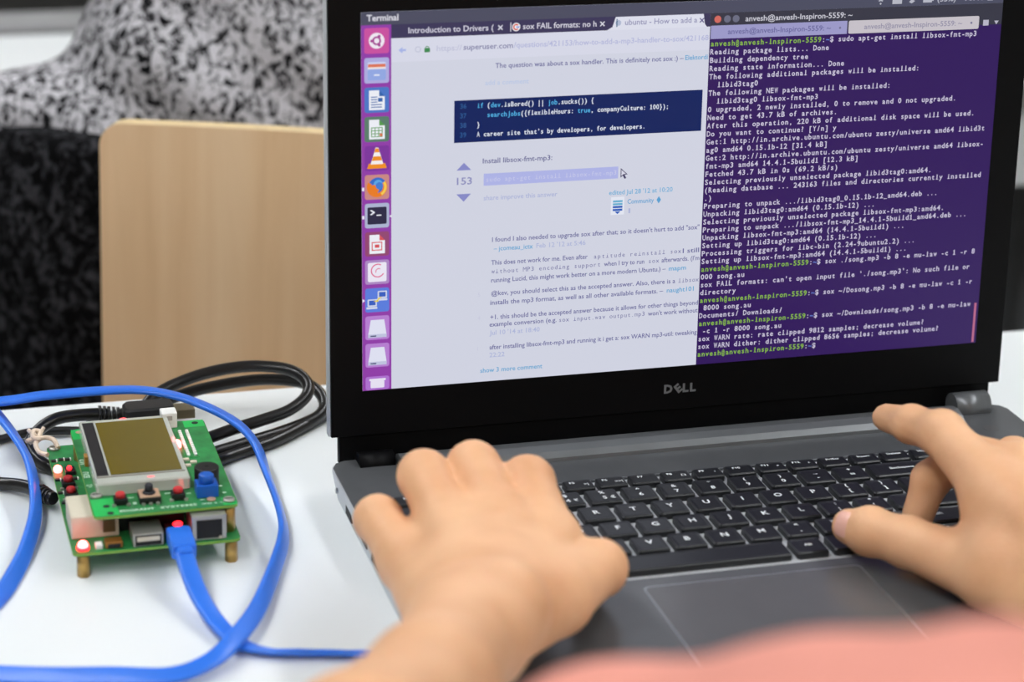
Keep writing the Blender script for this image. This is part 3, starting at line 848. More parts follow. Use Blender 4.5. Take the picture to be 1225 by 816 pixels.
# ================================================================ wooden chair tucked in at the far side of the table
m_wood = wood_mat()
m_ply = mat('plywood_edge', (234, 208, 160), rough=0.5, var=0.08, vscale=120)
m_steel = mat('chair_steel', (70, 72, 75), rough=0.3, metal=0.8)
def make_chair(base, rz, label):
    """origin on the floor under the middle of the backrest; the seat points to local -y"""
    t = thing('chair', base, label, 'chair', rz=rz)
    top, bot, hw, sag = 846.0, 540.0, 192.0, 16.0
    def shell(xf_thick, z_in, mb, mi):
        pass
    def back_pt(x, z, off):
        y = sag * (1 - (x / hw) ** 2) * 1.0 + (z - 450) * 0.06 + off - 24
        return (x, y, z)
    outline = rrect(-hw, bot, hw, top, 22, 5)
    nx, nz = 24, 18
    # front and back faces as grids clipped to the rounded outline
    mb = MB()
    def row(z):
        w = hw
        for zz in (top - 14, ):
            if z > zz: w = hw - 14 + math.sqrt(max(0, 14 ** 2 - (z - zz) ** 2))
        if z < bot + 14: w = hw - 14 + math.sqrt(max(0, 14 ** 2 - (bot + 14 - z) ** 2))
        return w
    zs = [bot + 14 * (1 - math.cos(a)) for a in [i * math.pi / 12 for i in range(7)]] + [bot + 14 + (top - bot - 28) * i / 12 for i in range(1, 12)] + [top - 14 + 14 * math.sin(a) for a in [i * math.pi / 12 for i in range(7)]]
    grid = {}
    for side, off in ((0, -6.0), (1, 6.0)):
        vs = []
        for z in zs:
            w = row(z)
            for i in range(nx + 1):
                vs.append(back_pt(-w + 2 * w * i / nx, z, off))
        fs = [(j * (nx + 1) + i, j * (nx + 1) + i + 1, (j + 1) * (nx + 1) + i + 1, (j + 1) * (nx + 1) + i) for j in range(len(zs) - 1) for i in range(nx)]
        if side: fs = [f[::-1] for f in fs]
        grid[side] = vs
        mb.add(vs, fs, 0, True)
    k = nx + 1; L = len(zs)
    rim = [(j, 0) for j in range(L)] + [(L - 1, i) for i in range(1, nx)] + [(j, nx) for j in range(L - 1, -1, -1)] + [(0, i) for i in range(nx - 1, 0, -1)]
    rv = [grid[0][j * k + i] for j, i in rim] + [grid[1][j * k + i] for j, i in rim]
    n = len(rim)
    mb.add(rv, [(a, (a + 1) % n, n + (a + 1) % n, n + a) for a in range(n)], 1, False)
    link('backrest', mb.mesh('backrest', [m_wood, m_ply]), t)
    seat = MB().prism(rrect(-195, -385, 195, -20, 40, 5), 438, 450, 0, 2)
    link('seat', seat.mesh('seat', [m_wood]), t)
    for sx in (-1, 1):
        link('leg', MB().tube(catmull([(sx * 165, -350, 436), (sx * 180, -360, 200), (sx * 188, -366, 0)], 6), 11).mesh('leg', m_steel), t)
        link('leg', MB().tube(catmull([(sx * 175, -60, 436), (sx * 190, -10, 200), (sx * 200, 30, 0)], 6), 11).mesh('leg', m_steel), t)
        link('back_support', MB().tube(catmull([(sx * 120, -90, 432), (sx * 120, -20, 440), (sx * 120, -6, 500), (sx * 120, 6, 600)], 6), 9).mesh('back_support', m_steel), t)
    return t
_yaw = math.atan2(-64.0, 131.0)
make_chair((-92 + 192 * math.cos(_yaw) + 4, 446 + 192 * math.sin(_yaw) + 4, FLOOR), _yaw, 'birch plywood chair with rounded backrest behind the circuit board')

# ================================================================ circuit board stack
BB = (-112, 88, TABLE)
board = thing('circuit_board', BB, 'green stacked circuit board with small display on brass standoffs', 'circuit board')
m_pcb = mat('green_solder_mask', (38, 128, 66), rough=0.4, spec=0.5, var=0.28, vscale=160)
m_pcbedge = mat('board_edge', (122, 168, 66), rough=0.5)
m_pcbhi = mat('bright_green_mask', (28, 182, 84), rough=0.4)
m_brass = mat('brass', (196, 160, 92), rough=0.35, metal=0.8)
m_tin = mat('tin_plate', (186, 184, 176), rough=0.35, metal=0.7)
m_cream = mat('cream_plastic', (206, 198, 178), rough=0.5)
m_silk = mat('white_silkscreen', (196, 226, 202), rough=0.6)
m_red = mat('red_button', (196, 44, 50), rough=0.35)
m_bluep = mat('blue_trimmer', (20, 92, 190), rough=0.35)
m_olive = mat('olive_display', (104, 90, 26), rough=0.14, spec=0.6, var=0.03)
m_clear = mat('clear_plastic_frame', (232, 236, 224), rough=0.15, trans=0.45, spec=0.5)
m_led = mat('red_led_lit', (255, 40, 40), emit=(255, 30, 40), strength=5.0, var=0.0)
m_ledw = mat('hot_led_lit', (255, 220, 220), emit=(255, 84, 84), strength=9.0, var=0.0)
m_copper = mat('copper_pad', (206, 168, 140), rough=0.4, metal=0.3)
m_white = mat('white_plastic', (238, 238, 234), rough=0.45)
LZ, UZ = -10.0, 5.2
UX0, UX1, UY0, UY1 = -143.5, -75.0, 32.5, 140.0
QX0, QX1, QY0, QY1 = -154.5, -75.0, 26.5, 156.0
def bpart(name, mb, m, parent=None, label=None):
    o = mb.build(name, m, parent or board, BB)
    return prop(o, label) if label else o
low = bpart('lower_board', MB().prism(rrect(QX0, QY0, QX1, QY1, 3), LZ, LZ + 1.6), m_pcb)
bpart('board_rim', MB().prism(rrect(QX0 - .12, QY0 - .12, QX1 + .12, QY1 + .12, 3), LZ + .15, LZ + 1.45), m_pcbedge, low)
upp = bpart('upper_board', MB().prism(rrect(UX0, UY0, UX1, UY1, 3), UZ, UZ + 1.6), m_pcb)
bpart('board_rim', MB().prism(rrect(UX0 - .12, UY0 - .12, UX1 + .12, UY1 + .12, 3), UZ + .15, UZ + 1.45), m_pcbedge, upp)
mb = MB()
for (a, b, c_, d) in ((UX0 + .3, UY1 - 13, UX0 + 8.5, UY1 - .4), (UX0 + .4, UY0 + .4, UX0 + 12, UY0 + 20), (UX1 - 11, UY1 - 9, UX1 - .4, UY1 - .4), (UX1 - 7, UY0 + .5, UX1 - .5, UY0 + 9)):
    bpart('bare_corner', MB().box((a, b, UZ + 1.6), (c_, d, UZ + 1.66)), m_pcbhi, upp)
def hexpost(x, y, z0, z1):
    return MB().cyl((x, y), 3.1, z0, z1, 6)
for x, y in ((QX0 + 5, QY0 + 4), (QX1 - 4, QY0 + 5), (QX0 + 5, QY1 - 5), (QX1 - 4, QY1 - 5)):
    bpart('standoff', hexpost(x, y, TABLE, LZ), m_brass)
for x, y in ((QX1 - 4, UY0 + 4.5), (UX0 + 4, UY1 - 4), (UX1 - 4, UY1 - 4)):
    bpart('standoff', hexpost(x, y, LZ + 1.6, UZ), m_brass)
for x, y, z in ((UX1 - 3.8, UY0 + 5, UZ + 1.6), (UX0 + 3.6, UY0 + 23, UZ + 1.6), (QX0 + 3.5, QY1 - 4, LZ + 1.6)):
    s_ = bpart('screw', MB().cyl((x, y), 2.9, z, z + 1.5, 18, inset=.5), m_tin)
    bpart('screw_slot', MB().box((x - 2, y - .35, z + 1.48), (x + 2, y + .35, z + 1.56)), m_dark, s_)
for x, y in ((UX0 + 4, UY1 - 4), (UX1 - 5, UY1 - 4), (UX0 + 7, UY0 + 11), (UX0 + 8, UY0 + 3)):
    bpart('mounting_hole', MB().cyl((x, y), 1.7, UZ + 1.6, UZ + 1.72, 16), m_copper if y > 100 and x < -120 else m_dark, upp)
# display module
dz = UZ + 1.6
lcd = bpart('display_module', MB().prism(rrect(-139.5, 55.5, -94.5, 135.0, 1.0), dz + .2, dz + 6.4, 0, .8), m_clear)
bpart('display_glass', MB().box((-131.6, 65.0, dz + 6.35), (-97.2, 130.6, dz + 6.75)), m_olive, lcd)
bpart('driver_strip', MB().box((-138.2, 65.0, dz + 6.35), (-132.6, 131.4, dz + 6.7)), mat('driver_black', (34, 34, 36), rough=0.35), lcd)
bpart('display_trim', MB().box((-138.6, 62.6, dz + 6.36), (-96, 63.6, dz + 6.9)), mat('frame_grey', (150, 148, 138), rough=0.4), lcd)
bpart('side_clip', MB().box((-141.2, 92, dz), (-139.4, 97, dz + 5)), mat('amber_clip', (150, 104, 30), rough=0.4), lcd)
def rbutton(x, y, z, parent=None, s=1.0):
    b = bpart('push_button', MB().box((x - 3.2 * s, y - 3.2 * s, z), (x + 3.2 * s, y + 3.2 * s, z + 3.2 * s), .3), m_black)
    bpart('button_cap', MB().cyl((x, y), 2.35 * s, z + 3.1 * s, z + 5.6 * s, 16, inset=.5), m_red, b)
    for sx in (-1, 1):
        bpart('pin', MB().box((x + sx * 3.4 * s - .9, y - 4.4 * s, z), (x + sx * 3.4 * s + .9, y - 2.6 * s, z + 1.0)), m_tin, b)
rbutton(-129.5, 46.0, dz); rbutton(-102.0, 46.0, dz)
joy = bpart('joystick', MB().box((-120.8, 42.0, dz), (-110.6, 52.0, dz + 3.0), .4), m_black)
bpart('joystick_plate', MB().box((-120.6, 42.4, dz + 3.0), (-110.8, 51.8, dz + 3.7), .2), m_copper, joy)
bpart('joystick_knob', MB().cyl((-115.7, 47), 3.2, dz + 3.7, dz + 4.8, 18, r2=2.6).cyl((-115.7, 47), 2.0, dz + 4.8, dz + 8.2, 14, inset=.5), mat('knob_black', (30, 32, 40), rough=0.5), joy)
for k in (-3.4, 0, 3.4):
    bpart('pin', MB().box((-115.7 + k - .8, 40.2, dz), (-115.7 + k + .8, 42.2, dz + .9)), m_tin, joy)
pot = bpart('trimmer', MB().box((-93.2, 43.0, dz), (-82.8, 52.0, dz + 6.4), .3), m_bluep)
bpart('trimmer_cap', MB().cyl((-88, 47.6), 3.7, dz + 6.4, dz + 10.6, 24, inset=.6), m_bluep, pot)
buz = bpart('buzzer', MB().cyl((-86.0, 59.0), 6.0, dz, dz + 9.5, 28, inset=.5), m_black)
bpart('sound_hole', MB().cyl((-86.0, 59.0), 1.1, dz + 9.5, dz + 9.56, 14), m_dark, buz)
jst = bpart('white_connector', MB().box((-97.6, 131.5, dz), (-89.6, 139.6, dz + 8.4), .4), m_white)
bpart('slot', MB().box((-95.0, 131.3, dz + 4.4), (-92.2, 131.52, dz + 6.8)), mat('slot_grey', (176, 172, 164)), jst)
hdr = bpart('pin_header', MB().box((-91.4, 92, dz), (-84.4, 127, dz + .3)), m_pcb)
for r in range(2):
    for i in range(12):
        y = 94 + i * 2.75
        bpart('solder_pin', MB().cyl((-89.6 + r * 3.6, y), .85, dz + .3, dz + 1.5, 8), m_white, hdr)
for x, y in ((-91.6, 89.2), (-88.4, 85.6), (-91.9, 82.0)):
    bpart('chip_component', MB().box((x - 1.6, y - 1.1, dz), (x + 1.6, y + 1.1, dz + 1.1), .15), m_cream)
bpart('white_led', MB().cyl((-93.6, 107.0), 2.4, dz, dz + 1.6, 16).sphere((-93.6, 107.0, dz + 1.6), 2.4), m_ledw)
bpart('small_led', MB().sphere((-117.0, 134.4, dz + 5.8), (2.2, .9, 1.0)), mat('dim_led', (255, 90, 90), emit=(255, 70, 80), strength=1.4, var=0))
bpart('small_led', MB().sphere((-113.0, 59.6, dz + 6.0), (2.4, .9, .6)), mat('dim_led', (255, 90, 90)))
bpart('solder_pad', MB().cyl((-86.8, 40.6), 2.2, dz, dz + .5, 16), m_copper)
# printed legends on the upper board
mb = MB(); put_text(mb, 'EDGRANT', -131.0, 36.4, width=16.5, height=3.0, bold=.03, z=dz + .08); bpart('silkscreen', mb, m_silk, upp)
mb = MB(); put_text(mb, 'SYSTEMS', -111.8, 36.4, width=17.5, height=3.0, bold=.03, z=dz + .08); bpart('silkscreen', mb, m_silk, upp)
mb = MB(); put_text(mb, 'GND  R  VCC', -92.0, 36.4, width=13.0, height=2.4, bold=.02, z=dz + .08); bpart('silkscreen', mb, m_silk, upp)
for y, t in ((98, 'J12'), (82, 'EDU'), (70, 'v2')):
    mb = MB(); put_text(mb, t, 0, 0, width=7.0 if len(t) > 2 else 4.0, height=4.0, bold=.03)
    mb.v = [(-141.4 + 0 - b, y - a * 0 + a - 3.5, dz + .08) for a, b, _ in mb.v]
    bpart('silkscreen', mb, m_silk, upp)
for x, y, w, h in ((-125.2, 50.5, 2.6, .8), (-107.5, 51.8, 2.6, .8), (-97.4, 49.6, 2.2, .8), (-106.2, 43.6, 1.8, 2.2), (-123.8, 43.2, 1.8, 2.2), (-80.2, 46.8, 1.8, 1.2), (-80.8, 55.0, 1.8, 1.0), (-92.2, 41.0, 2.6, .8)):
    bpart('silkscreen', MB().box((x, y, dz), (x + w, y + h, dz + .08)), m_silk, upp)
# lower board parts
lz = LZ + 1.6
for y in (104, 90.5, 78):
    rbutton(-148.6, y, lz, s=1.0)
for (x, y) in ((-152.6, 136), (-148.8, 137), (-145.6, 136.6), (-146.5, 118.5), (-144.4, 112), (-153.0, 112), (-153.2, 96), (-152.6, 84)):
    c0 = bpart('chip_component', MB().box((x - 1.4, y - 1.0, lz), (x + 1.4, y + 1.0, lz + 1.0), .1), mat('resistor_black', (30, 30, 30)))
    bpart('solder_end', MB().box((x + 1.0, y - 1.05, lz), (x + 1.7, y + 1.05, lz + 1.05)), m_white, c0)
bpart('regulator', MB().box((-148.5, 117, lz), (-143.6, 124, lz + 2.2), .2), m_black)
bpart('red_led', MB().sphere((-152.0, 122.5, lz + 1.6), 2.3), m_ledw, None, 'glowing red light')
bpart('red_led', MB().sphere((-146.5, 119.0, lz + 3.4), 1.3), m_led)
net = bpart('power_socket', MB().box((-153.6, 42.0, lz), (-131.0, 67.0, lz + 11.8), .5), m_cream)
bpart('socket_mouth', MB().box((-138.6, 41.6, lz + 2.6), (-132.8, 42.2, lz + 9.0)), mat('socket_brown', (96, 82, 50), rough=0.6), net)
bpart('red_led', MB().sphere((-149.4, 31.5, lz + 1.8), 2.5), m_ledw, None, 'glowing red light')
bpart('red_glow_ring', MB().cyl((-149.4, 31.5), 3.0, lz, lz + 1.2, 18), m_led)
mu = bpart('usb_micro_socket', MB().box((-139.2, 28.2, lz), (-131.0, 34.5, lz + 3.4), .5), mat('amber_metal', (150, 100, 40), rough=0.4, metal=0.4))
bpart('socket_mouth', MB().box((-138.0, 27.9, lz + .6), (-132.2, 28.3, lz + 2.6)), m_dark, mu)
bpart('capacitor', MB().box((-143.6, 29.0, lz), (-140.4, 33.0, lz + 2.4), .2), m_white)
ua = bpart('usb_socket', MB().box((-126.2, 27.5, lz), (-111.8, 43.0, lz + 6.6), .3), m_tin)
bpart('socket_mouth', MB().box((-125.2, 27.2, lz + .7), (-112.8, 27.6, lz + 5.9)), m_dark, ua)
bpart('contact_tongue', MB().box((-124.4, 26.9, lz + 3.0), (-113.6, 27.4, lz + 5.2)), m_cream, ua)
bpart('socket_row', MB().box((-130, 47, lz), (-99, 52, lz + 11.5), .2), m_black)
rj = bpart('network_socket', MB().box((-98.2, 28.0, lz), (-81.6, 47.0, lz + 12.9), .3), m_tin)
bpart('socket_mouth', MB().box((-96.0, 27.6, lz + 1.2), (-83.8, 28.1, lz + 10.6)), m_dark, rj)
bpart('latch_tab', MB().box((-85.4, 27.3, lz + .4), (-84.0, 27.8, lz + 2.0)), m_cream, rj)
bpart('red_led', MB().sphere((-103.8, 36.5, lz + 6.0), (2.4, 1.5, 1.4)), m_led, None, 'glowing red light')
bpart('usb_b_socket', MB().box((-109.6, 27.5, lz), (-100.2, 44, lz + 3.6), .3), mat('dark_red_socket', (60, 16, 22), rough=0.5))

# string tied through the corner hole
tw = thing('twine', (-158, 152, LZ + 1), 'cream twine knotted through the corner of the circuit board', 'string')
m_tw = mat('cotton_twine', (226, 206, 184), rough=0.9, bump=0.6, bscale=900)
TB = (-158, 152, LZ + 1)
MB().tube(catmull([(-149, 150, LZ + 3), (-151, 156, LZ + 5.5), (-156, 158, LZ + 6), (-160, 154, LZ + 5), (-159, 147, LZ + 3), (-155, 143, LZ + 2.6)], 6), 1.3, 8).build('loop', m_tw, tw, TB)
MB().tube(catmull([(-162, 161, LZ + 3), (-159, 157, LZ + 6), (-157, 161, LZ + 8), (-160, 162, LZ + 8.5), (-161, 156, LZ + 7.4), (-157, 155, LZ + 6.8)], 6), 1.35, 8).build('knot', m_tw, tw, TB)
for q in (((-159, 158, LZ + 7), (-163, 163, LZ + 9)), ((-158, 158, LZ + 7), (-155, 164, LZ + 9)), ((-160, 157, LZ + 7), (-165, 155, LZ + 6))):
    MB().tube(catmull([q[0], q[1]], 3), 1.1, 6).build('frayed_end', m_tw, tw, TB)

# ================================================================ cables
m_blue = mat('blue_cable', (48, 118, 230), rough=0.3, spec=0.5, var=0.05)
m_cab = mat('black_cable', (26, 25, 24), rough=0.28, spec=0.5, var=0.08)
def flat(pts, rolls, label, w=4.6, t=1.5, name='flat_cable', extra=None, base=None, group=None):
    k = 10
    P = catmull(pts, k)
    rr = np.interp(np.arange(len(P)) / k, np.arange(len(rolls)), np.radians(rolls))
    b = base or (pts[0][0], pts[0][1], TABLE)
    t_ = thing(name, b, label, 'cable', group)
    prof = rrect(-w, -t, w, t, t * .95, 3)
    MB().sweep(P, prof, roll=list(rr)).build('cord', m_blue, t_, b)
    return t_, b
t_, b_ = flat([(-105.0, 8, -3.6), (-104.6, -4, -7), (-102, -21, -13.5), (-97, -42, -17), (-90, -58, -19.0), (-80, -66, -19.6), (-66, -71, -19.8), (-47, -75, -20), (-30, -80, -20)],
              [0, 0, 4, 6, 10, 25, 40, 30, 10], 'blue flat network cable plugged into the circuit board')
MB().prism(rrect(-110.4, 9.5, -98.8, 30.5, 1.4), -7.6, -.4, 0, 1.0).prism(rrect(-108.6, 4.5, -101.0, 10.5, 1.4), -6.6, -1.4, 0, .8).build('plug', m_blue, t_, b_)
flat([(-250, 190, 4), (-205, 187, 7), (-175, 183, 8), (-149, 182, 10), (-110, 181, 10), (-89, 176, 8), (-72, 167, 4), (-57, 149, 0), (-50, 128, -4), (-49, 102, -9), (-49, 66, -13), (-52, 39, -15), (-62, 8, -16), (-78, -34, -15), (-93, -62, -13.8), (-107, -78, -15), (-125, -83, -17), (-150, -76, -18), (-178, -68, -19), (-215, -55, -19.5)],
     [0, 0, 0, 0, 4, 8, 12, 22, 45, 62, 66, 66, 60, 45, 25, 15, 20, 35, 40, 30], 'blue flat network cable looping around the circuit board', w=4.4)
flat([(-182, 215, -4), (-178, 190, 0), (-170, 157, -2), (-165, 130, -7), (-166, 92, -13), (-173, 59, -17), (-182, 31, -18.5), (-192, 8, -18.8), (-212, -20, -19)],
     [20, 30, 45, 58, 60, 55, 48, 40, 30], 'blue flat network cable crossing the black cable beside the twine', w=4.4)

def cable(name, pts, label, r=3.3, group=None):
    b = (pts[0][0], pts[0][1], TABLE)
    t_ = thing(name, b, label, 'cable', group)
    MB().tube(catmull(pts, 8), r, 12).build('cord', m_cab, t_, b)
    return t_, b
def relief(t_, b_, p, q, r0, n=5):
    p = np.array(p, float); q = np.array(q, float)
    for i in range(n):
        a = p + (q - p) * (i / n); c = p + (q - p) * ((i + .62) / n)
        MB().tube([tuple(a), tuple(c)], r0 * (1 - .06 * i), 12).build('strain_relief_ring', m_cab, t_, b_)
# usb lead with moulded plug lying behind the board
t_, b_ = cable('usb_cable', [(-118, 187, -6), (-130, 187, -5), (-146, 187, -6), (-157, 181, -10), (-162, 170, -14), (-158, 157, -17), (-148, 150, -18.5), (-120, 163, -18.5), (-95, 165, -18.5)], 'black usb lead with moulded plug behind the circuit board', 3.4)
relief(t_, b_, (-124, 187, -5.6), (-112, 186.6, -6), 5.0)
plug = MB().prism(rrect(-111, 179.8, -84, 193, 3), -12, -1.4, 0, 1.4).build('plug_body', mat('plug_grey_black', (44, 43, 43), rough=0.5), t_, b_)
MB().box((-84, 181.2, -9.6), (-73.0, 191.6, -4.4), .3).build('plug_shell', mat('plug_tin', (150, 138, 110), rough=0.35, metal=0.7), t_, b_)
cable('power_cable', [(-126, 172, -18.6), (-112, 178, -18.6), (-95, 198, -4), (-70, 211, 2), (-42, 214, 5), (-19, 209, 4), (-9, 200, 0), (-10, 190, -5), (-22, 180, -9), (-40, 173, -11), (-59, 167, -13), (-85, 158, -17), (-100, 150, -18.6), (-90, 138, -18.6), (-60, 128, -18.6)][:13],
      'black power cable, highest coil behind the circuit board')
cable('power_cable', [(-128, 205, -18), (-93, 212, -13), (-64, 220, -9), (-31, 220, -6), (-6, 214, -8), (1, 199, -12), (-4, 186, -16), (-23, 176, -18.5), (-46, 164, -18.6), (-70, 152, -18.6), (-92, 140, -18.6)],
      'black power cable, low coil ending under the circuit board')
cable('power_cable', [(40, 235, -18.6), (22, 216, -18.6), (4, 196, -18.6), (-10, 182, -18.6), (-32, 163, -18.6), (-53, 151, -18.6), (-70, 141, -18.6), (-92, 128, -18.6)], 'black power cable running out behind the laptop lid')
cable('power_cable', [(-240, 170, -18.8), (-205, 182, -18.8), (-176, 195, -18.8), (-157, 202, -18.8), (-141, 200, -18.8), (-120, 196, -18.8), (-100, 203, -18.8)], 'thin black cable passing behind the moulded plug', 2.4)
t_, b_ = cable('power_cable', [(-250, 150, -18.6), (-210, 146, -18.6), (-180, 136, -18), (-168, 126, -16.5), (-160, 112, -15.4), (-156, 106, -15.4)], 'black cable with ribbed end beside the board buttons', 3.4)
relief(t_, b_, (-162, 115, -15.6), (-157, 107, -15.4), 4.8, 4)

# ================================================================ people
def skin_mat():
    m = bpy.data.materials.new('skin'); m.use_nodes = True
    nt = m.node_tree; b = nt.nodes['Principled BSDF']
    tc = nt.nodes.new('ShaderNodeTexCoord')
    n1 = nt.nodes.new('ShaderNodeTexNoise'); n1.inputs['Scale'].default_value = 28; n1.inputs['Detail'].default_value = 4
    nt.links.new(tc.outputs['Object'], n1.inputs['Vector'])
    rp = nt.nodes.new('ShaderNodeValToRGB')
    rp.color_ramp.elements[0].position = 0.3; rp.color_ramp.elements[0].color = (*lin((220, 164, 121)), 1)
    rp.color_ramp.elements[1].position = 0.72; rp.color_ramp.elements[1].color = (*lin((238, 188, 145)), 1)
    nt.links.new(n1.outputs['Fac'], rp.inputs['Fac']); nt.links.new(rp.outputs['Color'], b.inputs['Base Color'])
    b.inputs['Roughness'].default_value = 0.55
    b.inputs['Subsurface Weight'].default_value = 0.12
    b.inputs['Subsurface Radius'].default_value = (0.006, 0.0025, 0.0012); b.inputs['Subsurface Scale'].default_value = 1.0
    n2 = nt.nodes.new('ShaderNodeTexVoronoi'); n2.inputs['Scale'].default_value = 700
    nt.links.new(tc.outputs['Object'], n2.inputs['Vector'])
    bp = nt.nodes.new('ShaderNodeBump'); bp.inputs['Strength'].default_value = 0.12; bp.inputs['Distance'].default_value = 0.0006
    nt.links.new(n2.outputs['Distance'], bp.inputs['Height']); nt.links.new(bp.outputs['Normal'], b.inputs['Normal'])
    return m
m_skin = skin_mat()
m_nail = mat('fingernail', (238, 184, 166), rough=0.25, var=0.05)
m_shirt = mat('salmon_pink_cotton', (230, 156, 140), rough=0.9, spec=0.1, var=0.05, bump=0.3, bscale=700)
m_hair = mat('black_hair', (20, 17, 15), rough=0.5, bump=0.8, bscale=300)
m_jean = mat('dark_denim', (38, 44, 58), rough=0.9, bump=0.3, bscale=900)

# ---- hands: joints (x, y, z), radius
L_HAND = dict(
    palm=[(((-4, -164, 37), 17.5), ((42, -92, 32), 13.5)), (((-10, -164, 39), 18), ((23, -80, 36.5), 14.5)), (((-16, -163, 37), 17.5), ((1, -78, 35.5), 14)), (((-22, -160, 33), 16), ((-20, -82, 26), 12)),
          (((4, -150, 32), 18), ((30, -128, 27), 16))],
    fingers=[[((42, -96, 31), 13.5), ((43, -52, 44), 12), ((45, -34, 27), 9.2), ((44, -29, 9), 7.6)],
             [((23, -84, 36), 14), ((21, -39, 47.6), 12), ((23, -18, 31), 9.2), ((23, -11, 9), 7.8)],
             [((1, -82, 35), 13.5), ((-2.5, -40, 46.6), 11.4), ((4, -20, 30), 8.8), ((7, -13, 9), 7.4)],
             [((-20, -84, 26), 12), ((-25, -46, 30), 10.4), ((-20, -27, 20), 8.0), ((-10, -17, 7.5), 6.8)],
             [((0, -156, 32), 18), ((32, -134, 28), 15), ((59, -109, 27), 12.2), ((67, -88, 14), 10), ((68, -80, 9), 8.4)]],
    arm=[(((-6, -178, 49), 21), ((-20, -200, 50), 20)), (((-22, -177, 48), 20.5), ((-31, -200, 49), 19)), (((-24, -192, 48), 22), ((-56, -262, 66), 24)), (((-56, -262, 65), 24), ((-96, -330, 80), 30)), (((-96, -330, 80), 30), ((-128, -396, 94), 34)), (((-128, -396, 94), 34), ((-18, -585, 180), 46))])
R_HAND = dict(
    palm=[(((262, -180, 33), 19), ((250, -108, 44), 14)), (((268, -182, 36), 20), ((268, -100, 47), 14.5)), (((275, -180, 33), 19), ((287, -97, 40), 13.5)), (((282, -178, 28), 17), ((304, -104, 31), 12)),
          (((256, -172, 24), 20), ((244, -140, 20), 18)), (((243, -138, 22), 16), ((247, -112, 33), 13.5))],
    fingers=[[((250, -108, 44), 14), ((242, -66, 56.5), 10.6), ((236.5, -45, 53), 8.8), ((233, -25, 48.5), 6.9)],
             [((268, -100, 47), 14), ((256, -62, 43), 10.4), ((247, -50, 25), 8.8), ((240, -54, 8.5), 7.8)],
             [((287, -97, 40), 13), ((286, -58, 36), 10), ((280, -48, 20), 8.4), ((276, -55, 8), 7.2)],
             [((304, -104, 31), 12), ((310, -70, 26), 9), ((306, -62, 14), 7.6), ((302, -66, 7.5), 6.6)],
             [((256, -168, 22), 19), ((238, -130, 15), 15.5), ((217, -90, 14), 11.6), ((206, -73, 12.6), 11.2), ((199.5, -64, 11.6), 8.6)]],
    arm=[(((262, -182, 34), 22), ((276, -212, 31), 24)), (((278, -182, 31), 21), ((290, -212, 30), 24)), (((282, -206, 30), 26), ((318, -272, 22), 33)), (((318, -272, 22), 33), ((352, -336, 18), 42)), (((352, -336, 18), 42), ((392, -412, 14), 39)), (((392, -412, 14), 40), ((378, -600, 190), 48))])
def hand_sdf(P, H):
    d = None
    for (a, ra), (b, rb) in H['palm']:
        e = cap(P, a, b, ra, rb); d = e if d is None else smin(d, e, 9)
    arm = None
    for (a, ra), (b, rb) in H['arm']:
        e = cap(P, a, b, ra, rb); arm = e if arm is None else smin(arm, e, 9)
    d = smin(d, arm, 5)
    out = d
    for i, F in enumerate(H['fingers']):
        c_ = chain(P, F, 3.0)
        for (j, rj) in F[1:-1]:
            c_ = smin(c_, np.linalg.norm(P - np.array(j, np.float32), axis=1) - rj * 1.02, 3)
        out = np.minimum(out, smin(d, c_, 8.5))
    return out
def head_sdf(P, c, f, s=1.0):
    """head centred at c looking along the unit vector f (in the horizontal plane)"""
    f = np.array(f, float); f /= np.linalg.norm(f); r = np.array((f[1], -f[0], 0))
    Q = np.stack([(P - np.array(c, np.float32)) @ r.astype(np.float32), (P - np.array(c, np.float32)) @ f.astype(np.float32), P[:, 2] - c[2]], 1) / s
    d = ell(Q, (0, -10, 22), (74, 92, 84))
    d = smin(d, ell(Q, (0, 26, -40), (56, 62, 62)), 22)
    d = smin(d, cap(Q, (0, 88, 0), (0, 104, -26), 7, 11), 9)
    for sx in (-1, 1):
        d = smin(d, ell(Q, (sx * 76, -8, -8), (8, 17, 28)), 5)
        d = -smin(-d, np.linalg.norm(Q - np.array((sx * 32, 96, 6), np.float32), axis=1) - 13, 8)
        d = np.minimum(d, np.linalg.norm(Q - np.array((sx * 31, 78, 5), np.float32), axis=1) - 11.5)
    d = smin(d, cap(Q, (-20, 84, -56), (20, 84, -56), 6, 6), 6)
    d = -smin(-d, cap(Q, (-22, 94, -56), (22, 94, -56), 1.5, 1.5), 2)
    return d * s, Q

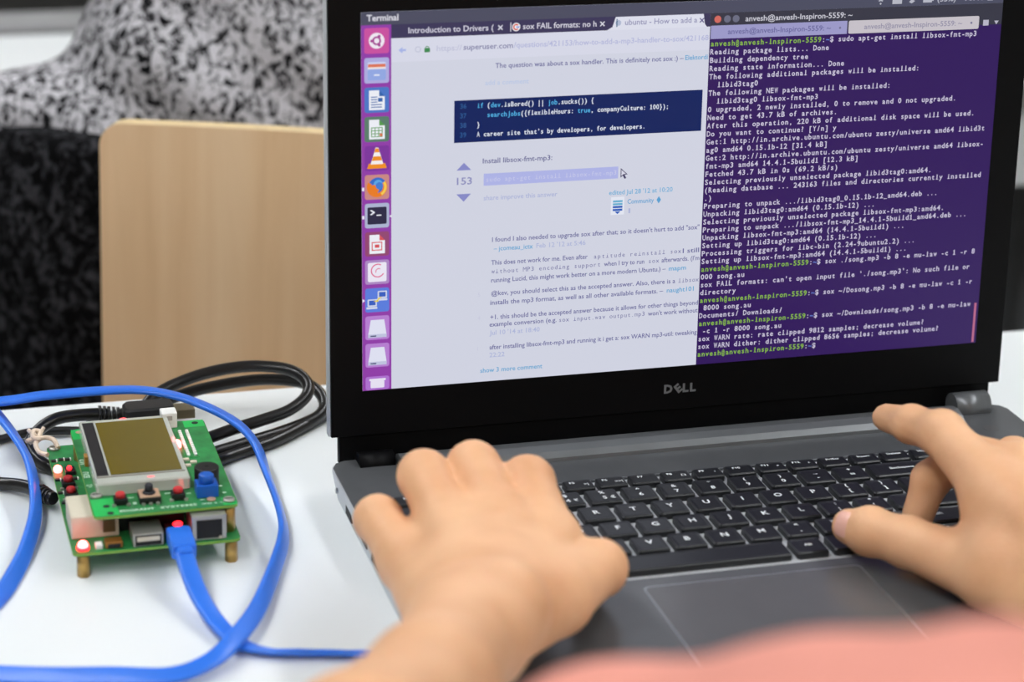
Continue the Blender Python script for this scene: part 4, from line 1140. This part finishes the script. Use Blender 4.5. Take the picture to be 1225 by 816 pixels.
# ---- the typing person
PB = (190, -640, FLOOR)
person = thing('person', PB, 'person in a salmon pink shirt typing with both hands on the laptop', 'person')
HEAD = (215, -600, 395)
def torso_u(P):
    d = cap(P, (150, -650, -185), (240, -650, -185), 118, 118)
    d = smin(d, cap(P, (140, -660, -60), (250, -660, -60), 100, 100), 60)
    d = smin(d, cap(P, (120, -650, 90), (270, -650, 90), 100, 100), 60)
    d = smin(d, cap(P, (20, -620, 178), (360, -630, 178), 52, 52), 55)
    return d
def legs_u(P):
    d = None
    for x in (110, 280):
        for a, b, ra, rb in (((x, -640, -218), (x - 10, -290, -228), 84, 66), ((x - 10, -290, -228), (x - 10, -330, -660), 64, 44), ((x - 10, -330, -715), (x - 10, -190, -730), 42, 32)):
            e = cap(P, a, b, ra, rb); d = e if d is None else smin(d, e, 25)
    return d
def body_u(P):
    d = torso_u(P) + 10
    d = smin(d, legs_u(P) + 8, 30)
    d = smin(d, cap(P, (195, -630, 190), (210, -608, 330), 54, 52), 30)
    d = smin(d, head_sdf(P, HEAD, (-.1, 1, 0))[0], 14)
    for H, lo, hi in ((L_HAND, (-260, -760, -80), (160, 60, 320)), (R_HAND, (130, -780, -80), (520, 60, 320))):
        m = np.all((P > np.array(lo)) & (P < np.array(hi)), axis=1)
        if m.any():
            e = np.full(len(P), 80.0, np.float32); e[m] = hand_sdf(P[m], H)
            d = smin(d, e, 12) if False else np.where(m, smin(d, e, 10), d)
    return d
sdf_object('body', body_u, (-260, -790, -766), (520, 20, 520), 2.4, m_skin, person, PB)
def shirt_u(P):
    d = torso_u(P)
    d = -smin(-d, -(cap(P, (195, -630, 200), (210, -600, 330), 62, 60)), 8)
    for a, b in (((-20, -590, 190), (-68, -500, 145)), ((378, -602, 186), (388, -500, 100))):
        d = smin(d, cap(P, a, b, 62, 52), 40)
    d = d + 2.5 * np.sin(P[:, 2] * .05 + P[:, 0] * .03) * np.sin(P[:, 1] * .06 - P[:, 0] * .02)
    return np.maximum(d, -260 - P[:, 2])
sdf_object('shirt', shirt_u, (-180, -800, -340), (480, -410, 300), 5.0, m_shirt, person, PB)
def trousers_u(P):
    d = legs_u(P)
    d = smin(d, cap(P, (150, -650, -195), (240, -650, -195), 110, 110), 40)
    return np.maximum(np.maximum(d, P[:, 2] + 160), -690 - P[:, 2])
sdf_object('trousers', trousers_u, (-20, -800, -710), (400, -140, -200), 7.0, m_jean, person, PB)
def hair_u(P):
    d, Q = head_sdf(P, HEAD, (-.1, 1, 0))
    d = ell(Q, (0, -14, 30), (84, 100, 92))
    cut = np.maximum(-(Q[:, 2] + 40), Q[:, 1] * .75 - Q[:, 2] - 8)
    return np.maximum(d + 1.5 * np.sin(Q[:, 0] * .5), cut)
sdf_object('hair', hair_u, (100, -730, 320), (330, -470, 540), 4.0, m_hair, person, PB)
# right thumb nail
tip = np.array((200.5, -65.5, 12.0)); ax = np.array((-.57, .82, -.03)); dn = np.array((-.737, -.497, .455)); dn -= ax * (ax @ dn); dn /= np.linalg.norm(dn); sd = np.cross(ax, dn)
mb = MB(); vs = []; nu, nv = 8, 8
for i in range(nu + 1):
    for j in range(nv + 1):
        a = -1 + 2 * i / nu; b = -1 + 2 * j / nv
        wx = 6.8 * (1 - .10 * max(0, b) ** 2) ; r_ = 9.6
        ang = a * wx / r_
        edge = 1.0 - .12 * abs(a) ** 3
        q = tip + ax * (-1.0 + 6.6 * b * edge) + dn * (math.cos(ang) * r_ * 1.04 - max(0, b) ** 2 * 2.2) + sd * math.sin(ang) * r_
        vs.append(tuple(q))
mb.add(vs, [(i * (nv + 1) + j, (i + 1) * (nv + 1) + j, (i + 1) * (nv + 1) + j + 1, i * (nv + 1) + j + 1) for i in range(nu) for j in range(nv)], 0, True)
prop(mb.build('fingernail', m_nail, person, PB), 'pale pink thumb nail')
make_chair((200, -810, FLOOR), math.pi, 'birch plywood chair under the person in the pink shirt')

# ---- the standing person behind the chair
SB = (40, 640, FLOOR)
stander = thing('person', SB, 'person in a black and white knit top standing behind the plywood chair', 'person')
m_knit = knit_mat('black_white_knit', (24, 24, 26), (208, 206, 210), 0.48, 185, 0.05)
m_dknit = knit_mat('dark_patterned_trousers', (9, 9, 10), (70, 70, 74), 0.58, 150, 0.1)
def legs_s(P):
    d = None
    for x in (-72, 132):
        for a, b, ra, rb in (((x, 646, 0), (x, 646, -330), 92, 84), ((x, 646, -330), (x, 650, -700), 82, 66), ((x, 640, -728), (x, 790, -734), 40, 30)):
            e = cap(P, a, b, ra, rb); d = e if d is None else smin(d, e, 40)
    return d
def torso_s(P):
    d = cap(P, (6, 645, 62), (132, 645, 62), 90, 98)
    d = smin(d, cap(P, (14, 650, 215), (80, 650, 215), 90, 94), 50)
    d = smin(d, cap(P, (-40, 655, 430), (120, 655, 430), 100, 100), 70)
    d = smin(d, cap(P, (-100, 650, 545), (180, 650, 545), 62, 62), 60)
    return d
SH = (40, 672, 760)
def body_s(P):
    d = smin(np.maximum(legs_s(P) + 14, P[:, 2] + 40), np.maximum(torso_s(P) + 16, -60 - P[:, 2]), 20)
    d = smin(d, cap(P, (40, 655, 560), (40, 662, 690), 54, 52), 30)
    d = smin(d, head_sdf(P, SH, (0, 1, 0))[0], 14)
    for sx, x in ((-1, -105), (1, 185)):
        d = smin(d, chain(P, [((x, 655, 545), 50), ((x - sx * -30, 690, 290), 42), ((x - sx * 20, 880, 190), 30)], 14), 20)
        w = (x - sx * 20, 880, 190)
        H = chain(P, [(w, 30), ((w[0], 960, 180), 22)], 10)
        for k, (dx, ln) in enumerate(((-24, 52), (-8, 66), (8, 72), (24, 62))):
            H = np.minimum(H, smin(H, chain(P, [((w[0] + dx, 955, 182), 11), ((w[0] + dx * 1.15, 955 + ln * .6, 178), 9.5), ((w[0] + dx * 1.15, 955 + ln, 166), 8)], 3), 6))
        H = smin(H, chain(P, [((w[0] - sx * 16, 900, 182), 14), ((w[0] - sx * 40, 940, 178), 11), ((w[0] - sx * 44, 966, 170), 9)], 4), 8)
        d = smin(d, H, 8)
    return d
sdf_object('body', body_s, (-260, 500, -768), (340, 1050, 920), 5.0, m_skin, stander, SB)
def top_s(P):
    fold = 5.0 * np.sin(P[:, 0] * .035 + P[:, 2] * .075 + 1.2 * np.sin(P[:, 0] * .02)) * np.clip((260 - P[:, 2]) / 200, 0, 1) + 3 * np.sin(P[:, 0] * .09 - P[:, 2] * .03)
    d = torso_s(P)
    # hip-length hem flares out to the side
    d = smin(d, cap(P, (-40, 640, 22), (0, 640, 30), 64, 80), 30)
    d = smin(d, cap(P, (-150, 640, 30), (-60, 640, 46), 26, 52), 26)
    d = d + fold
    for sx, x in ((-1, -105), (1, 185)):
        d = smin(d, chain(P, [((x, 655, 545), 60), ((x - sx * -30, 690, 290), 52), ((x - sx * 20 + sx * 6, 800, 232), 44)], 14), 26)
    hem = 22 + 8 * np.sin(P[:, 0] * .05)
    return np.maximum(np.maximum(d, hem - P[:, 2]), P[:, 2] - 640)
sdf_object('knit_top', top_s, (-280, 500, 0), (340, 860, 650), 4.0, m_knit, stander, SB)
def trous_s(P):
    d = legs_s(P) + 3 * np.sin(P[:, 2] * .05 + P[:, 0] * .04)
    d = smin(d, cap(P, (-50, 648, 0), (125, 648, 0), 80, 82), 40)
    return np.maximum(np.maximum(d, P[:, 2] - 40), -722 - P[:, 2])
sdf_object('trousers', trous_s, (-180, 500, -730), (270, 860, 110), 5.0, m_dknit, stander, SB)
def hair_s(P):
    d, Q = head_sdf(P, SH, (0, 1, 0))
    d = smin(ell(Q, (0, -14, 28), (86, 104, 94)), ell(Q, (0, -60, -70), (70, 46, 110)), 25)
    return np.maximum(d + 1.5 * np.sin(Q[:, 0] * .5), Q[:, 1] * .75 - Q[:, 2] - 12)
sdf_object('hair', hair_s, (-80, 500, 540), (160, 800, 920), 5.0, m_hair, stander, SB)
